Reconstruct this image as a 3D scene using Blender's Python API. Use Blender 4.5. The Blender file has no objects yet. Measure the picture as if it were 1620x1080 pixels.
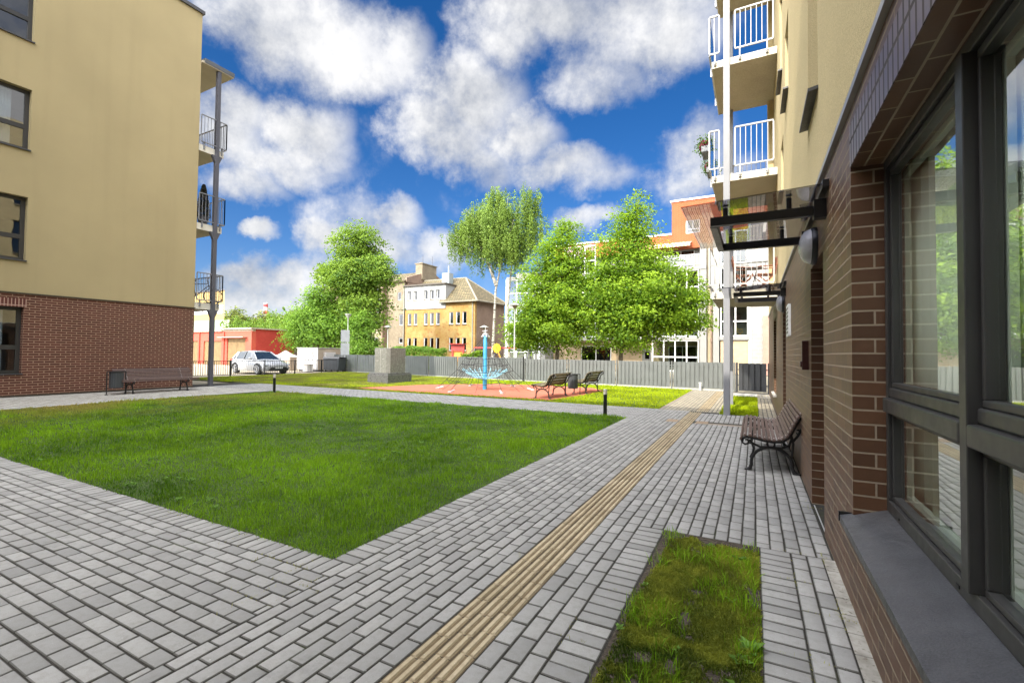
import bpy, math, random
import numpy as np
from mathutils import Vector, Matrix
R = math.radians
random.seed(7)
S = bpy.context.scene
COL = S.collection

# ------------------------------------------------------------------ camera, exposure, sun, sky
cam = bpy.data.cameras.new('camera')
cam.lens = 16.235; cam.sensor_width = 36.0; cam.clip_start = 0.05; cam.clip_end = 3000
camo = bpy.data.objects.new('camera', cam); COL.objects.link(camo)
def cam_matrix(yaw, pitch, roll):
    cy, sy, cp, sp = math.cos(yaw), math.sin(yaw), math.cos(pitch), math.sin(pitch)
    f = Vector((-sy*cp, cy*cp, sp)); r = Vector((cy, sy, 0)); u = r.cross(f)
    r2 = r*math.cos(roll) + u*math.sin(roll); u2 = -r*math.sin(roll) + u*math.cos(roll)
    m = Matrix((r2, u2, -f)).transposed().to_4x4()
    m.translation = Vector((0, 0, 1.47)); return m
camo.matrix_world = cam_matrix(0.482594, 0.025749, 0.01136)
S.camera = camo
S.view_settings.view_transform = 'Standard'; S.view_settings.look = 'None'
S.view_settings.gamma = 1.0; S.view_settings.exposure = 1.25
SUN_DIR = Vector((-0.12, -1.0, 0.78)).normalized()          # towards the sun
SUN_EL = math.asin(SUN_DIR.z); SUN_AZ = math.atan2(SUN_DIR.x, SUN_DIR.y)
sl = bpy.data.lights.new('sun', 'SUN'); sl.energy = 2.6; sl.angle = R(0.5); sl.color = (1.0, 0.93, 0.8)
so = bpy.data.objects.new('sun', sl); COL.objects.link(so)
so.rotation_euler = (-SUN_DIR).to_track_quat('-Z', 'Y').to_euler(); so.location = (-20, -40, 40)

W = bpy.data.worlds.new('World'); S.world = W; W.use_nodes = True
def build_world():
    nt = W.node_tree; nt.nodes.clear(); N = nt.nodes; L = nt.links
    def mth(op, a, b=None, c=None, clamp=False):
        n = N.new('ShaderNodeMath'); n.operation = op; n.use_clamp = clamp
        for i, v in enumerate((a, b, c)):
            if v is None: continue
            if isinstance(v, (int, float)): n.inputs[i].default_value = v
            else: L.new(v, n.inputs[i])
        return n.outputs[0]
    def vec(op, a, b=None, scale=None):
        n = N.new('ShaderNodeVectorMath'); n.operation = op
        for i, v in enumerate((a, b)):
            if v is None: continue
            if isinstance(v, (tuple, list)): n.inputs[i].default_value = v
            else: L.new(v, n.inputs[i])
        if scale is not None: n.inputs['Scale'].default_value = scale
        return n
    def mixc(f, a, b):
        n = N.new('ShaderNodeMix'); n.data_type = 'RGBA'
        for s, v in ((n.inputs[0], f), (n.inputs[6], a), (n.inputs[7], b)):
            if isinstance(v, (int, float)): s.default_value = v
            elif isinstance(v, (tuple, list)): s.default_value = (*v, 1)
            else: L.new(v, s)
        return n.outputs[2]
    def ramp(v, lo, hi, a=0.0, b=1.0):
        n = N.new('ShaderNodeMapRange'); n.interpolation_type = 'SMOOTHSTEP'
        L.new(v, n.inputs[0])
        for i, q in enumerate((lo, hi, a, b)): n.inputs[i+1].default_value = q
        return n.outputs[0]
    tc = N.new('ShaderNodeTexCoord'); D = tc.outputs['Generated']
    sep = N.new('ShaderNodeSeparateXYZ'); L.new(D, sep.inputs[0])
    az = mth('ARCTAN2', sep.outputs[0], sep.outputs[1]); el = mth('ARCSINE', sep.outputs[2])
    cmb = N.new('ShaderNodeCombineXYZ'); L.new(az, cmb.inputs[0]); L.new(el, cmb.inputs[1])
    # noise in direction space, warps the cloud edges
    n1 = N.new('ShaderNodeTexNoise'); n1.inputs['Scale'].default_value = 5.5; n1.inputs['Detail'].default_value = 7; n1.inputs['Roughness'].default_value = .62
    L.new(D, n1.inputs['Vector'])
    n2 = N.new('ShaderNodeTexNoise'); n2.inputs['Scale'].default_value = 15; n2.inputs['Detail'].default_value = 8; n2.inputs['Roughness'].default_value = .65
    L.new(D, n2.inputs['Vector'])
    wv = vec('SUBTRACT', n1.outputs['Color'], (.5, .5, .5)); wv = vec('SCALE', wv.outputs[0], scale=.13)
    wv2 = vec('SUBTRACT', n2.outputs['Color'], (.5, .5, .5)); wv2 = vec('SCALE', wv2.outputs[0], scale=.05)
    P = vec('ADD', cmb.outputs[0], wv.outputs[0]); P = vec('ADD', P.outputs[0], wv2.outputs[0])
    BL = [(-0.896,0.563,0.174,0.069,1),(-0.817,0.53,0.117,0.049,0.9),(-0.987,0.569,0.107,0.053,1),(-1.039,0.564,0.06,0.043,0.8),(-0.722,0.563,0.052,0.059,0.7),(-0.916,0.415,0.086,0.051,1.1),(-1.034,0.416,0.065,0.045,1),(-1.043,0.373,0.06,0.051,0.9),(-0.97,0.34,0.119,0.031,0.7),(-0.892,0.381,0.07,0.044,0.8),(-1.011,0.294,0.062,0.027,0.7),(-0.585,0.502,0.109,0.064,1.1),(-0.632,0.439,0.095,0.057,1),(-0.556,0.39,0.069,0.048,0.8),(-0.474,0.444,0.083,0.043,0.95),(-0.39,0.385,0.116,0.036,0.9),(-0.322,0.359,0.081,0.027,0.6),(-0.435,0.635,0.152,0.051,1.1),(-0.504,0.597,0.083,0.039,0.8),(-0.244,0.623,0.183,0.055,0.9),(-0.284,0.57,0.093,0.034,0.6),(-0.154,0.584,0.1,0.056,0.9),(-0.31,0.532,0.094,0.031,0.5),(-0.105,0.393,0.06,0.044,0.5),(-0.093,0.346,0.083,0.034,0.6),(-0.99,0.214,0.029,0.017,0.95),(-0.735,0.267,0.054,0.031,0.95),(-0.874,0.22,0.047,0.034,0.9),(-0.76,0.219,0.076,0.035,0.8),(-0.817,0.262,0.074,0.037,0.4),(-1.022,0.133,0.061,0.032,1),(-0.937,0.135,0.066,0.032,1),(-0.975,0.102,0.117,0.038,0.85),(-1.051,0.085,0.058,0.034,0.8),(-0.863,0.146,0.071,0.038,0.7),(-0.649,0.223,0.067,0.029,0.6),(-0.315,0.281,0.06,0.018,0.6)]
    dens = None; lit = None
    for (a, e, ra, re, s) in BL:
        ra *= 1.16; re *= 1.22
        q = vec('SUBTRACT', P.outputs[0], (a, e, 0)); q = vec('MULTIPLY', q.outputs[0], (1/ra, 1/re, 0))
        dd = vec('DOT_PRODUCT', q.outputs[0], q.outputs[0])
        v = mth('MULTIPLY_ADD', dd.outputs[1], -s, s)
        dens = v if dens is None else mth('SMOOTH_MAX', dens, v, .25)
    # general cloud field for the rest of the sky (not seen by this camera), fading out of the mapped part
    n3 = N.new('ShaderNodeTexNoise'); n3.inputs['Scale'].default_value = 3.0; n3.inputs['Detail'].default_value = 6
    L.new(D, n3.inputs['Vector'])
    gen = ramp(n3.outputs[0], .34, .52, -.2, 1.2)
    front = vec('DOT_PRODUCT', D, (-.42, .86, .30))
    fr = ramp(front.outputs[1], .55, .72)
    dens = mth('MAXIMUM', dens, -.6)
    dm = N.new('ShaderNodeMix'); dm.data_type = 'FLOAT'; L.new(fr, dm.inputs[0]); L.new(gen, dm.inputs[2]); L.new(dens, dm.inputs[3])
    dd_ = dm.outputs[0]
    n2c = mth('SUBTRACT', n2.outputs[0], .5)
    d2 = mth('MULTIPLY_ADD', n2c, 1.5, dd_)
    n1c = mth('SUBTRACT', n1.outputs[0], .5)
    d2 = mth('MULTIPLY_ADD', n1c, 1.5, d2)
    mask = ramp(d2, -.55, 1.1)
    sky = N.new('ShaderNodeTexSky'); sky.sky_type = 'NISHITA'; sky.sun_disc = False
    sky.sun_elevation = SUN_EL; sky.sun_rotation = SUN_AZ; sky.air_density = 1.0; sky.dust_density = .6; sky.ozone_density = 4.0
    hs = N.new('ShaderNodeHueSaturation'); hs.inputs['Saturation'].default_value = 1.32; hs.inputs['Value'].default_value = SKY_V
    L.new(sky.outputs[0], hs.inputs['Color'])
    tint = N.new('ShaderNodeMix'); tint.data_type = 'RGBA'; tint.blend_type = 'MULTIPLY'; tint.inputs[0].default_value = 1
    L.new(hs.outputs[0], tint.inputs[6]); tint.inputs[7].default_value = (.95, .86, 1.0, 1)
    skyc = tint.outputs[2]
    # cloud body: white crests, grey undersides
    shade = mth('MULTIPLY_ADD', n1c, 3.3, .64)
    shade = mth('MULTIPLY_ADD', n2c, .6, shade)
    core = ramp(d2, .5, 1.5)
    shade = mth('MULTIPLY_ADD', core, .12, shade, clamp=True)
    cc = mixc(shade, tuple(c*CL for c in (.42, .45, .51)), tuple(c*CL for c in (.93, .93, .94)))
    # unseen clouds towards the sun made brighter, added fill for the shaded yard
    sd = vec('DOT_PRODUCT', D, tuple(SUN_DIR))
    sb = mth('MAXIMUM', sd.outputs[1], 0.0); sb = mth('MULTIPLY', sb, sb); sb = mth('MULTIPLY_ADD', sb, SUNWARD_FILL, 1.0)
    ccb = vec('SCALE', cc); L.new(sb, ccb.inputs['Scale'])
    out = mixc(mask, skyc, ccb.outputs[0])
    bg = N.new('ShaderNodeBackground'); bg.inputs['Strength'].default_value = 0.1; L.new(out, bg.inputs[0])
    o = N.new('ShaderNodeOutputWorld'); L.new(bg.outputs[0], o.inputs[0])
SKY_V = 0.60; CL = 4.6; SUNWARD_FILL = 14.0
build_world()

# ------------------------------------------------------------------ materials
MATS = {}
class NB:
    def __init__(s, name):
        s.m = bpy.data.materials.new(name); s.m.use_nodes = True
        s.nt = s.m.node_tree; s.N = s.nt.nodes; s.L = s.nt.links
        s.N.clear(); s.out = s.N.new('ShaderNodeOutputMaterial')
        s.b = s.N.new('ShaderNodeBsdfPrincipled'); s.L.new(s.b.outputs[0], s.out.inputs[0])
        g = s.N.new('ShaderNodeNewGeometry'); s.pos = g.outputs['Position']; s.nrm = g.outputs['True Normal']; s.geo = g
    def set(s, **k):
        for a, v in k.items():
            i = s.b.inputs[a.replace('_', ' ')]
            if hasattr(v, 'is_output'): s.L.new(v, i)
            elif isinstance(v, tuple): i.default_value = (*v, 1) if len(v) == 3 else v
            else: i.default_value = v
    def noise(s, scale, detail=4, rough=.55, vec=None, stretch=None):
        n = s.N.new('ShaderNodeTexNoise'); n.inputs['Scale'].default_value = scale
        n.inputs['Detail'].default_value = detail; n.inputs['Roughness'].default_value = rough
        v = vec or s.pos
        if stretch:
            m = s.N.new('ShaderNodeVectorMath'); m.operation = 'MULTIPLY'; s.L.new(v, m.inputs[0]); m.inputs[1].default_value = stretch; v = m.outputs[0]
        s.L.new(v, n.inputs['Vector']); return n.outputs[0]
    def ramp(s, v, lo, hi, a=0., b=1.):
        n = s.N.new('ShaderNodeMapRange'); s.L.new(v, n.inputs[0])
        for i, q in enumerate((lo, hi, a, b)): n.inputs[i+1].default_value = q
        return n.outputs[0]
    def mix(s, f, a, b, mode='MIX'):
        n = s.N.new('ShaderNodeMix'); n.data_type = 'RGBA'; n.blend_type = mode
        for i, v in ((0, f), (6, a), (7, b)):
            if isinstance(v, (int, float)): n.inputs[i].default_value = v if i == 0 else (v, v, v, 1)
            elif isinstance(v, tuple): n.inputs[i].default_value = (*v, 1)
            else: s.L.new(v, n.inputs[i])
        return n.outputs[2]
    def math(s, op, a, b=0.):
        n = s.N.new('ShaderNodeMath'); n.operation = op
        for i, v in ((0, a), (1, b)):
            if isinstance(v, (int, float)): n.inputs[i].default_value = v
            else: s.L.new(v, n.inputs[i])
        return n.outputs[0]
    def attr(s, name):
        n = s.N.new('ShaderNodeAttribute'); n.attribute_name = name; return n
    def bump(s, h, strength=.3, dist=.01):
        n = s.N.new('ShaderNodeBump'); n.inputs['Strength'].default_value = strength; n.inputs['Distance'].default_value = dist
        s.L.new(h, n.inputs['Height']); s.L.new(n.outputs[0], s.b.inputs['Normal'])

def M(name, col, rough=.6, metal=0., var=.12, scale=3., grain=0., gs=120., spec=.5, coat=0.):
    """plain painted / cast surface with soft tonal variation and fine grain"""
    if name in MATS: return MATS[name]
    b = NB(name); lo = tuple(c*(1-var) for c in col); hi = tuple(min(1, c*(1+var)) for c in col)
    n = b.noise(scale, 5); c = b.mix(b.ramp(n, .3, .7), lo, hi)
    if grain:
        g = b.noise(gs, 3); c = b.mix(grain, c, b.mix(b.ramp(g, .3, .7), tuple(x*.5 for x in col), tuple(min(1, x*1.5) for x in col)))
        b.bump(g, .35, .004)
    b.set(Base_Color=c, Roughness=rough, Metallic=metal); b.b.inputs['Specular IOR Level'].default_value = spec
    if coat: b.b.inputs['Coat Weight'].default_value = coat
    rn = b.noise(scale*4, 3); b.L.new(b.ramp(rn, .3, .7, max(0, rough-.07), min(1, rough+.07)), b.b.inputs['Roughness'])
    MATS[name] = b.m; return b.m

def brick_mat(name, c1, c2, mortar, rough=.5, spec=.5, soldier=False, bw=.25, rh=.077, msize=.011, bump=.5, dirt=.25):
    if name in MATS: return MATS[name]
    b = NB(name); N, L = b.N, b.L
    sp = N.new('ShaderNodeSeparateXYZ'); L.new(b.pos, sp.inputs[0])
    sn = N.new('ShaderNodeSeparateXYZ'); L.new(b.nrm, sn.inputs[0])
    ax = b.math('GREATER_THAN', b.math('ABSOLUTE', sn.outputs[0]), .6)
    az = b.math('GREATER_THAN', b.math('ABSOLUTE', sn.outputs[2]), .6)
    def fm(f, a, c):
        n = N.new('ShaderNodeMix'); n.data_type = 'FLOAT'; L.new(f, n.inputs[0]); L.new(a, n.inputs[2]); L.new(c, n.inputs[3]); return n.outputs[0]
    u = fm(ax, sp.outputs[0], sp.outputs[1]); v = fm(az, sp.outputs[2], sp.outputs[0]); u = fm(az, u, sp.outputs[1])
    cb = N.new('ShaderNodeCombineXYZ')
    if soldier: u, v = v, u
    L.new(u, cb.inputs[0]); L.new(v, cb.inputs[1])
    t = N.new('ShaderNodeTexBrick'); L.new(cb.outputs[0], t.inputs['Vector'])
    t.inputs['Scale'].default_value = 1; t.inputs['Brick Width'].default_value = bw; t.inputs['Row Height'].default_value = rh
    t.inputs['Mortar Size'].default_value = msize; t.inputs['Mortar Smooth'].default_value = .15; t.inputs['Bias'].default_value = 0
    if soldier: t.offset = 0.0
    t.inputs['Color1'].default_value = (*c1, 1); t.inputs['Color2'].default_value = (*c2, 1); t.inputs['Mortar'].default_value = (*mortar, 1)
    n = b.noise(30, 4); c = b.mix(b.ramp(n, .35, .7, 0, dirt), t.outputs['Color'], tuple(x*.5 for x in c1))
    n4 = b.noise(1.1, 3); c = b.mix(b.ramp(n4, .4, .8, 0, .22), c, tuple(min(1, x*1.6+.03) for x in c1))
    b.set(Base_Color=c, Roughness=rough); b.b.inputs['Specular IOR Level'].default_value = spec
    rr = N.new('ShaderNodeMix'); rr.data_type = 'FLOAT'; L.new(t.outputs['Fac'], rr.inputs[0]); rr.inputs[2].default_value = rough; rr.inputs[3].default_value = .9
    L.new(rr.outputs[0], b.b.inputs['Roughness'])
    h = b.math('ADD', b.math('MULTIPLY', t.outputs['Fac'], -1.0), b.math('MULTIPLY', n, .15))
    b.bump(h, bump, .006)
    MATS[name] = b.m; return b.m

def stucco_mat(name, col, gs=140, bump=.5, grain=.25, streak=.12):
    if name in MATS: return MATS[name]
    b = NB(name)
    big = b.noise(.5, 5); st = b.noise(1.0, 4, stretch=(2.2, 2.2, .12)); g = b.noise(gs, 2, .7)
    c = b.mix(b.ramp(big, .3, .7), tuple(x*.93 for x in col), tuple(x*1.05 for x in col))
    c = b.mix(b.ramp(st, .5, .8, 0, streak), c, tuple(x*.72 for x in col))
    c = b.mix(b.ramp(g, .35, .65, 0, grain), c, tuple(x*.55 for x in col))
    b.set(Base_Color=c, Roughness=.92); b.b.inputs['Specular IOR Level'].default_value = .2
    b.bump(g, bump, .006); MATS[name] = b.m; return b.m

def glass_mat(name, tint=(1, 1, 1), refl=1.1, base=.07, dark=0.0):
    """window pane: Fresnel reflection over clear, slightly tinted transmission"""
    if name in MATS: return MATS[name]
    b = NB(name); N, L = b.N, b.L; N.remove(b.b)
    gl = N.new('ShaderNodeBsdfGlossy'); gl.inputs['Roughness'].default_value = .01; gl.inputs['Color'].default_value = (1, 1, 1, 1)
    tr = N.new('ShaderNodeBsdfTransparent'); tr.inputs['Color'].default_value = (*tint, 1)
    # Schlick reflectance on the outer side of the pane only
    dt = N.new('ShaderNodeVectorMath'); dt.operation = 'DOT_PRODUCT'; L.new(b.geo.outputs['Incoming'], dt.inputs[0]); L.new(b.nrm, dt.inputs[1])
    c5 = b.math('POWER', b.math('SUBTRACT', 1.0, b.math('ABSOLUTE', dt.outputs['Value'])), 4.2)
    rf = b.math('ADD', b.math('MULTIPLY', c5, 1.35*refl), .05+base)
    m = N.new('ShaderNodeMath'); m.operation = 'MULTIPLY'; m.use_clamp = True; L.new(rf, m.inputs[0]); L.new(b.math('SUBTRACT', 1.0, b.geo.outputs['Backfacing']), m.inputs[1])
    nz = b.noise(1.3, 2); bp = N.new('ShaderNodeBump'); bp.inputs['Strength'].default_value = .06; bp.inputs['Distance'].default_value = .02; L.new(nz, bp.inputs['Height'])
    L.new(bp.outputs[0], gl.inputs['Normal'])
    mx = N.new('ShaderNodeMixShader'); L.new(m.outputs[0], mx.inputs[0]); L.new(tr.outputs[0], mx.inputs[1]); L.new(gl.outputs[0], mx.inputs[2])
    L.new(mx.outputs[0], b.out.inputs[0]); MATS[name] = b.m; return b.m

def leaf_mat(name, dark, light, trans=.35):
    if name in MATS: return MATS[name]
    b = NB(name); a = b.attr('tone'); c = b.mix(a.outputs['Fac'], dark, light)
    b.set(Base_Color=c, Roughness=.6); b.b.inputs['Specular IOR Level'].default_value = .25
    t = b.N.new('ShaderNodeBsdfTranslucent'); cc = b.mix(.5, c, tuple(min(1, x*1.3) for x in light)); b.L.new(cc, t.inputs['Color'])
    mx = b.N.new('ShaderNodeMixShader'); mx.inputs[0].default_value = trans
    b.L.new(b.b.outputs[0], mx.inputs[1]); b.L.new(t.outputs[0], mx.inputs[2]); b.L.new(mx.outputs[0], b.out.inputs[0])
    MATS[name] = b.m; return b.m

# ------------------------------------------------------------------ geometry helpers
class MB:
    def __init__(s): s.v = []; s.f = []; s.mi = []; s.t = []
    def add(s, vs, fs, mi=0):
        o = len(s.v); s.v += [tuple(p) for p in vs]; s.f += [tuple(i+o for i in f) for f in fs]; s.mi += [mi]*len(fs)
    def box(s, x0, x1, y0, y1, z0, z1, mi=0, mat=None):
        if x0 > x1: x0, x1 = x1, x0
        if y0 > y1: y0, y1 = y1, y0
        if z0 > z1: z0, z1 = z1, z0
        v = [Vector(p) for p in ((x0,y0,z0),(x1,y0,z0),(x1,y1,z0),(x0,y1,z0),(x0,y0,z1),(x1,y0,z1),(x1,y1,z1),(x0,y1,z1))]
        if mat is not None: v = [mat @ p for p in v]
        s.add(v, [(0,3,2,1),(4,5,6,7),(0,1,5,4),(1,2,6,5),(2,3,7,6),(3,0,4,7)], mi); return s
    def tube(s, pts, r, n=8, mi=0, cap=True):
        pts = [Vector(p) for p in pts]; rs = r if isinstance(r, (list, tuple)) else [r]*len(pts)
        o = len(s.v); prev = None
        for i, p in enumerate(pts):
            d = (pts[min(i+1, len(pts)-1)] - pts[max(i-1, 0)]).normalized()
            if prev is None: a = d.orthogonal().normalized()
            else: a = (prev - d*prev.dot(d)); a = a.normalized() if a.length > 1e-6 else d.orthogonal().normalized()
            prev = a; b = d.cross(a)
            for k in range(n):
                t = 2*math.pi*(k+.5)/n; q = p + (a*math.cos(t) + b*math.sin(t))*rs[i]; s.v.append(tuple(q))
        for i in range(len(pts)-1):
            for k in range(n):
                k2 = (k+1) % n; s.f.append((o+i*n+k, o+i*n+k2, o+(i+1)*n+k2, o+(i+1)*n+k)); s.mi.append(mi)
        if cap:
            s.f.append(tuple(o+k for k in range(n))[::-1]); s.mi.append(mi)
            e = o+(len(pts)-1)*n; s.f.append(tuple(e+k for k in range(n))); s.mi.append(mi)
        return s
    def lathe(s, c, prof, n=20, mi=0, axis='z'):
        o = len(s.v)
        for (r, h) in prof:
            for k in range(n):
                t = 2*math.pi*k/n
                p = (r*math.cos(t), r*math.sin(t), h) if axis == 'z' else ((h, r*math.cos(t), r*math.sin(t)) if axis == 'x' else (r*math.cos(t), h, r*math.sin(t)))
                s.v.append((c[0]+p[0], c[1]+p[1], c[2]+p[2]))
        for i in range(len(prof)-1):
            for k in range(n):
                k2 = (k+1) % n; s.f.append((o+i*n+k, o+i*n+k2, o+(i+1)*n+k2, o+(i+1)*n+k)); s.mi.append(mi)
        s.f.append(tuple(o+k for k in range(n))[::-1]); s.mi.append(mi)
        e = o+(len(prof)-1)*n; s.f.append(tuple(e+k for k in range(n))); s.mi.append(mi); return s
    def prism(s, poly, x0, x1, axis='x', mi=0):
        """poly in the plane normal to axis; x: (y,z) y: (x,z) z: (x,y)"""
        n = len(poly); P = {'x': lambda a, p: (a, p[0], p[1]), 'y': lambda a, p: (p[0], a, p[1]), 'z': lambda a, p: (p[0], p[1], a)}[axis]
        s.add([P(x0, p) for p in poly] + [P(x1, p) for p in poly],
              [tuple(range(n))[::-1], tuple(range(n, 2*n))] + [(i, (i+1) % n, n+(i+1) % n, n+i) for i in range(n)], mi); return s
    def build(s, name, mats, parent=None, smooth=False, bevel=0, loc=None, tone=None):
        me = bpy.data.meshes.new(name); me.from_pydata(s.v, [], s.f)
        mats = mats if isinstance(mats, (list, tuple)) else [mats]
        for m in mats: me.materials.append(m)
        if len(mats) > 1: me.polygons.foreach_set('material_index', s.mi)
        me.validate(); me.update()
        o = bpy.data.objects.new(name, me); COL.objects.link(o)
        if smooth:
            me.polygons.foreach_set('use_smooth', [True]*len(me.polygons)); me.set_sharp_from_angle(angle=R(38))
        if bevel:
            m = o.modifiers.new('bevel', 'BEVEL'); m.width = bevel; m.segments = 2; m.limit_method = 'ANGLE'; m.angle_limit = R(40)
        if parent is not None: o.parent = parent
        if loc is not None: o.location = loc
        return o
def fix_normals(o):
    import bmesh
    bm = bmesh.new(); bm.from_mesh(o.data); bmesh.ops.recalc_face_normals(bm, faces=bm.faces); bm.to_mesh(o.data); bm.free(); return o
def thing(name, label, cat, loc=(0, 0, 0), rz=0, group=None):
    o = bpy.data.objects.new(name, None); COL.objects.link(o); o.location = loc; o.rotation_euler = (0, 0, rz)
    o.empty_display_size = .2; return tag(o, label, cat, group)
def tag(o, label=None, cat=None, group=None, kind=None):
    for k, v in (('label', label), ('category', cat), ('group', group), ('kind', kind)):
        if v: o[k] = v
    return o
def struct(o): o['kind'] = 'structure'; return o
def copy_tree(o, parent=None):
    c = o.copy(); COL.objects.link(c)
    if parent is not None: c.parent = parent
    for ch in [x for x in COL.objects if x.parent == o]: copy_tree(ch, c)
    return c
def np_mesh(name, V, F4, mats, tone=None, parent=None, F3=None):
    """fast mesh from arrays of quads (and tris) with a per-vertex tone"""
    me = bpy.data.meshes.new(name); V = np.asarray(V, np.float32); me.vertices.add(len(V)); me.vertices.foreach_set('co', V.ravel())
    loops = []; tot = []
    if F4 is not None and len(F4): loops.append(np.asarray(F4, np.int32).ravel()); tot.append(np.full(len(F4), 4, np.int32))
    if F3 is not None and len(F3): loops.append(np.asarray(F3, np.int32).ravel()); tot.append(np.full(len(F3), 3, np.int32))
    loops = np.concatenate(loops); tot = np.concatenate(tot)
    me.loops.add(len(loops)); me.loops.foreach_set('vertex_index', loops)
    me.polygons.add(len(tot)); st = np.concatenate(([0], np.cumsum(tot)[:-1])).astype(np.int32)
    me.polygons.foreach_set('loop_start', st); me.polygons.foreach_set('loop_total', tot)
    for m in (mats if isinstance(mats, (list, tuple)) else [mats]): me.materials.append(m)
    if tone is not None:
        a = me.attributes.new('tone', 'FLOAT', 'POINT'); a.data.foreach_set('value', np.asarray(tone, np.float32))
    me.update(calc_edges=True); me.validate()
    o = bpy.data.objects.new(name, me); COL.objects.link(o)
    if parent is not None: o.parent = parent
    return o
def vnoise(x, y, seed=0):
    """cheap smooth value noise for placement"""
    r = np.random.RandomState(seed); t = r.rand(64, 64)
    xi = np.floor(x).astype(int); yi = np.floor(y).astype(int); fx = x-xi; fy = y-yi
    fx = fx*fx*(3-2*fx); fy = fy*fy*(3-2*fy)
    g = lambda a, b: t[a % 64, b % 64]
    return (g(xi, yi)*(1-fx)+g(xi+1, yi)*fx)*(1-fy) + (g(xi, yi+1)*(1-fx)+g(xi+1, yi+1)*fx)*fy
WP = set()
def wthing(name, label, cat, loc, group=None):
    """a thing whose parts are given in world coordinates"""
    o = thing(name, label, cat, loc, 0, group); WP.add(o.name); return o
_b = MB.build
def _build(s, name, mats, parent=None, **k):
    o = _b(s, name, mats, parent, **k)
    if parent is not None and parent.name in WP: o.matrix_parent_inverse = Matrix.Translation(-Vector(parent.location))
    return o
MB.build = _build
def wparent(o, p):
    o.parent = p; o.matrix_parent_inverse = Matrix.Translation(-Vector(p.location)); return o

# ------------------------------------------------------------------ ground, paving, lawn
def mat_ground():
    b = NB('yard_ground'); n = b.noise(.35, 6); n2 = b.noise(30, 4)
    c = b.mix(b.ramp(n, .35, .65), (.20, .18, .12), (.27, .24, .17)); c = b.mix(b.ramp(n2, .3, .7, 0, .35), c, (.22, .19, .14))
    b.set(Base_Color=c, Roughness=.95); b.bump(n2, .4, .01); return b.m
def mat_paver(name, lo, hi, stain=(.20, .19, .16)):
    b = NB(name); a = b.attr('tone'); g = b.noise(260, 3, .7); m = b.noise(26, 5, .6); big = b.noise(.9, 5)
    c = b.mix(a.outputs['Fac'], lo, hi)
    c = b.mix(b.ramp(m, .45, .8, 0, .45), c, stain); wet = b.noise(2.3, 5, .7); c = b.mix(b.ramp(wet, .60, .68, 0, .35), c, tuple(x*.55 for x in lo)); c = b.mix(b.ramp(big, .45, .75, 0, .35), c, tuple(x*.72 for x in hi))
    c = b.mix(b.ramp(g, .3, .7, 0, .35), c, tuple(x*.5 for x in lo))
    sp = b.noise(70, 2, .5); c = b.mix(b.ramp(sp, .72, .78, 0, .6), c, (.62, .61, .58))
    b.set(Base_Color=c, Roughness=.85); b.b.inputs['Specular IOR Level'].default_value = .35
    b.bump(b.math('ADD', g, b.math('MULTIPLY', m, 1.5)), .35, .004); return b.m
def mat_joint():
    b = NB('joint_sand'); n = b.noise(90, 4); n2 = b.noise(2.2, 4)
    c = b.mix(b.ramp(n, .3, .7), (.018, .016, .013), (.048, .043, .034)); c = b.mix(b.ramp(n2, .58, .75, 0, .8), c, (.06, .075, .02))
    b.set(Base_Color=c, Roughness=1.0); b.bump(n, .8, .01); return b.m
M_PAV = mat_paver('paver_concrete', (.275, .27, .26), (.43, .42, .40)); M_JOINT = mat_joint()
M_PSIDE = mat_paver('paver_dirty_edge', (.125, .12, .11), (.20, .195, .18), (.07, .065, .05))
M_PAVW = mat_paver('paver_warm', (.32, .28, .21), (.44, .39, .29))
M_TACT = mat_paver('tactile_tan', (.38, .31, .20), (.56, .47, .32), (.22, .15, .09))
def sheet(name, x0, x1, y0, y1, z, m, **k):
    q = MB(); q.add([(x0, y0, z), (x1, y0, z), (x1, y1, z), (x0, y1, z)], [(0, 1, 2, 3)]); return struct(q.build(name, m))
def polysheet(name, pts, z, m):
    q = MB(); q.add([(x, y, z) for x, y in pts], [tuple(range(len(pts)))]); return struct(q.build(name, m))
sheet('ground', -900, 900, -300, 1500, -.050, mat_ground())
sheet('paving_bed', -21, 1.6, -9, 20.9, -.0050, M_JOINT)

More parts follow.
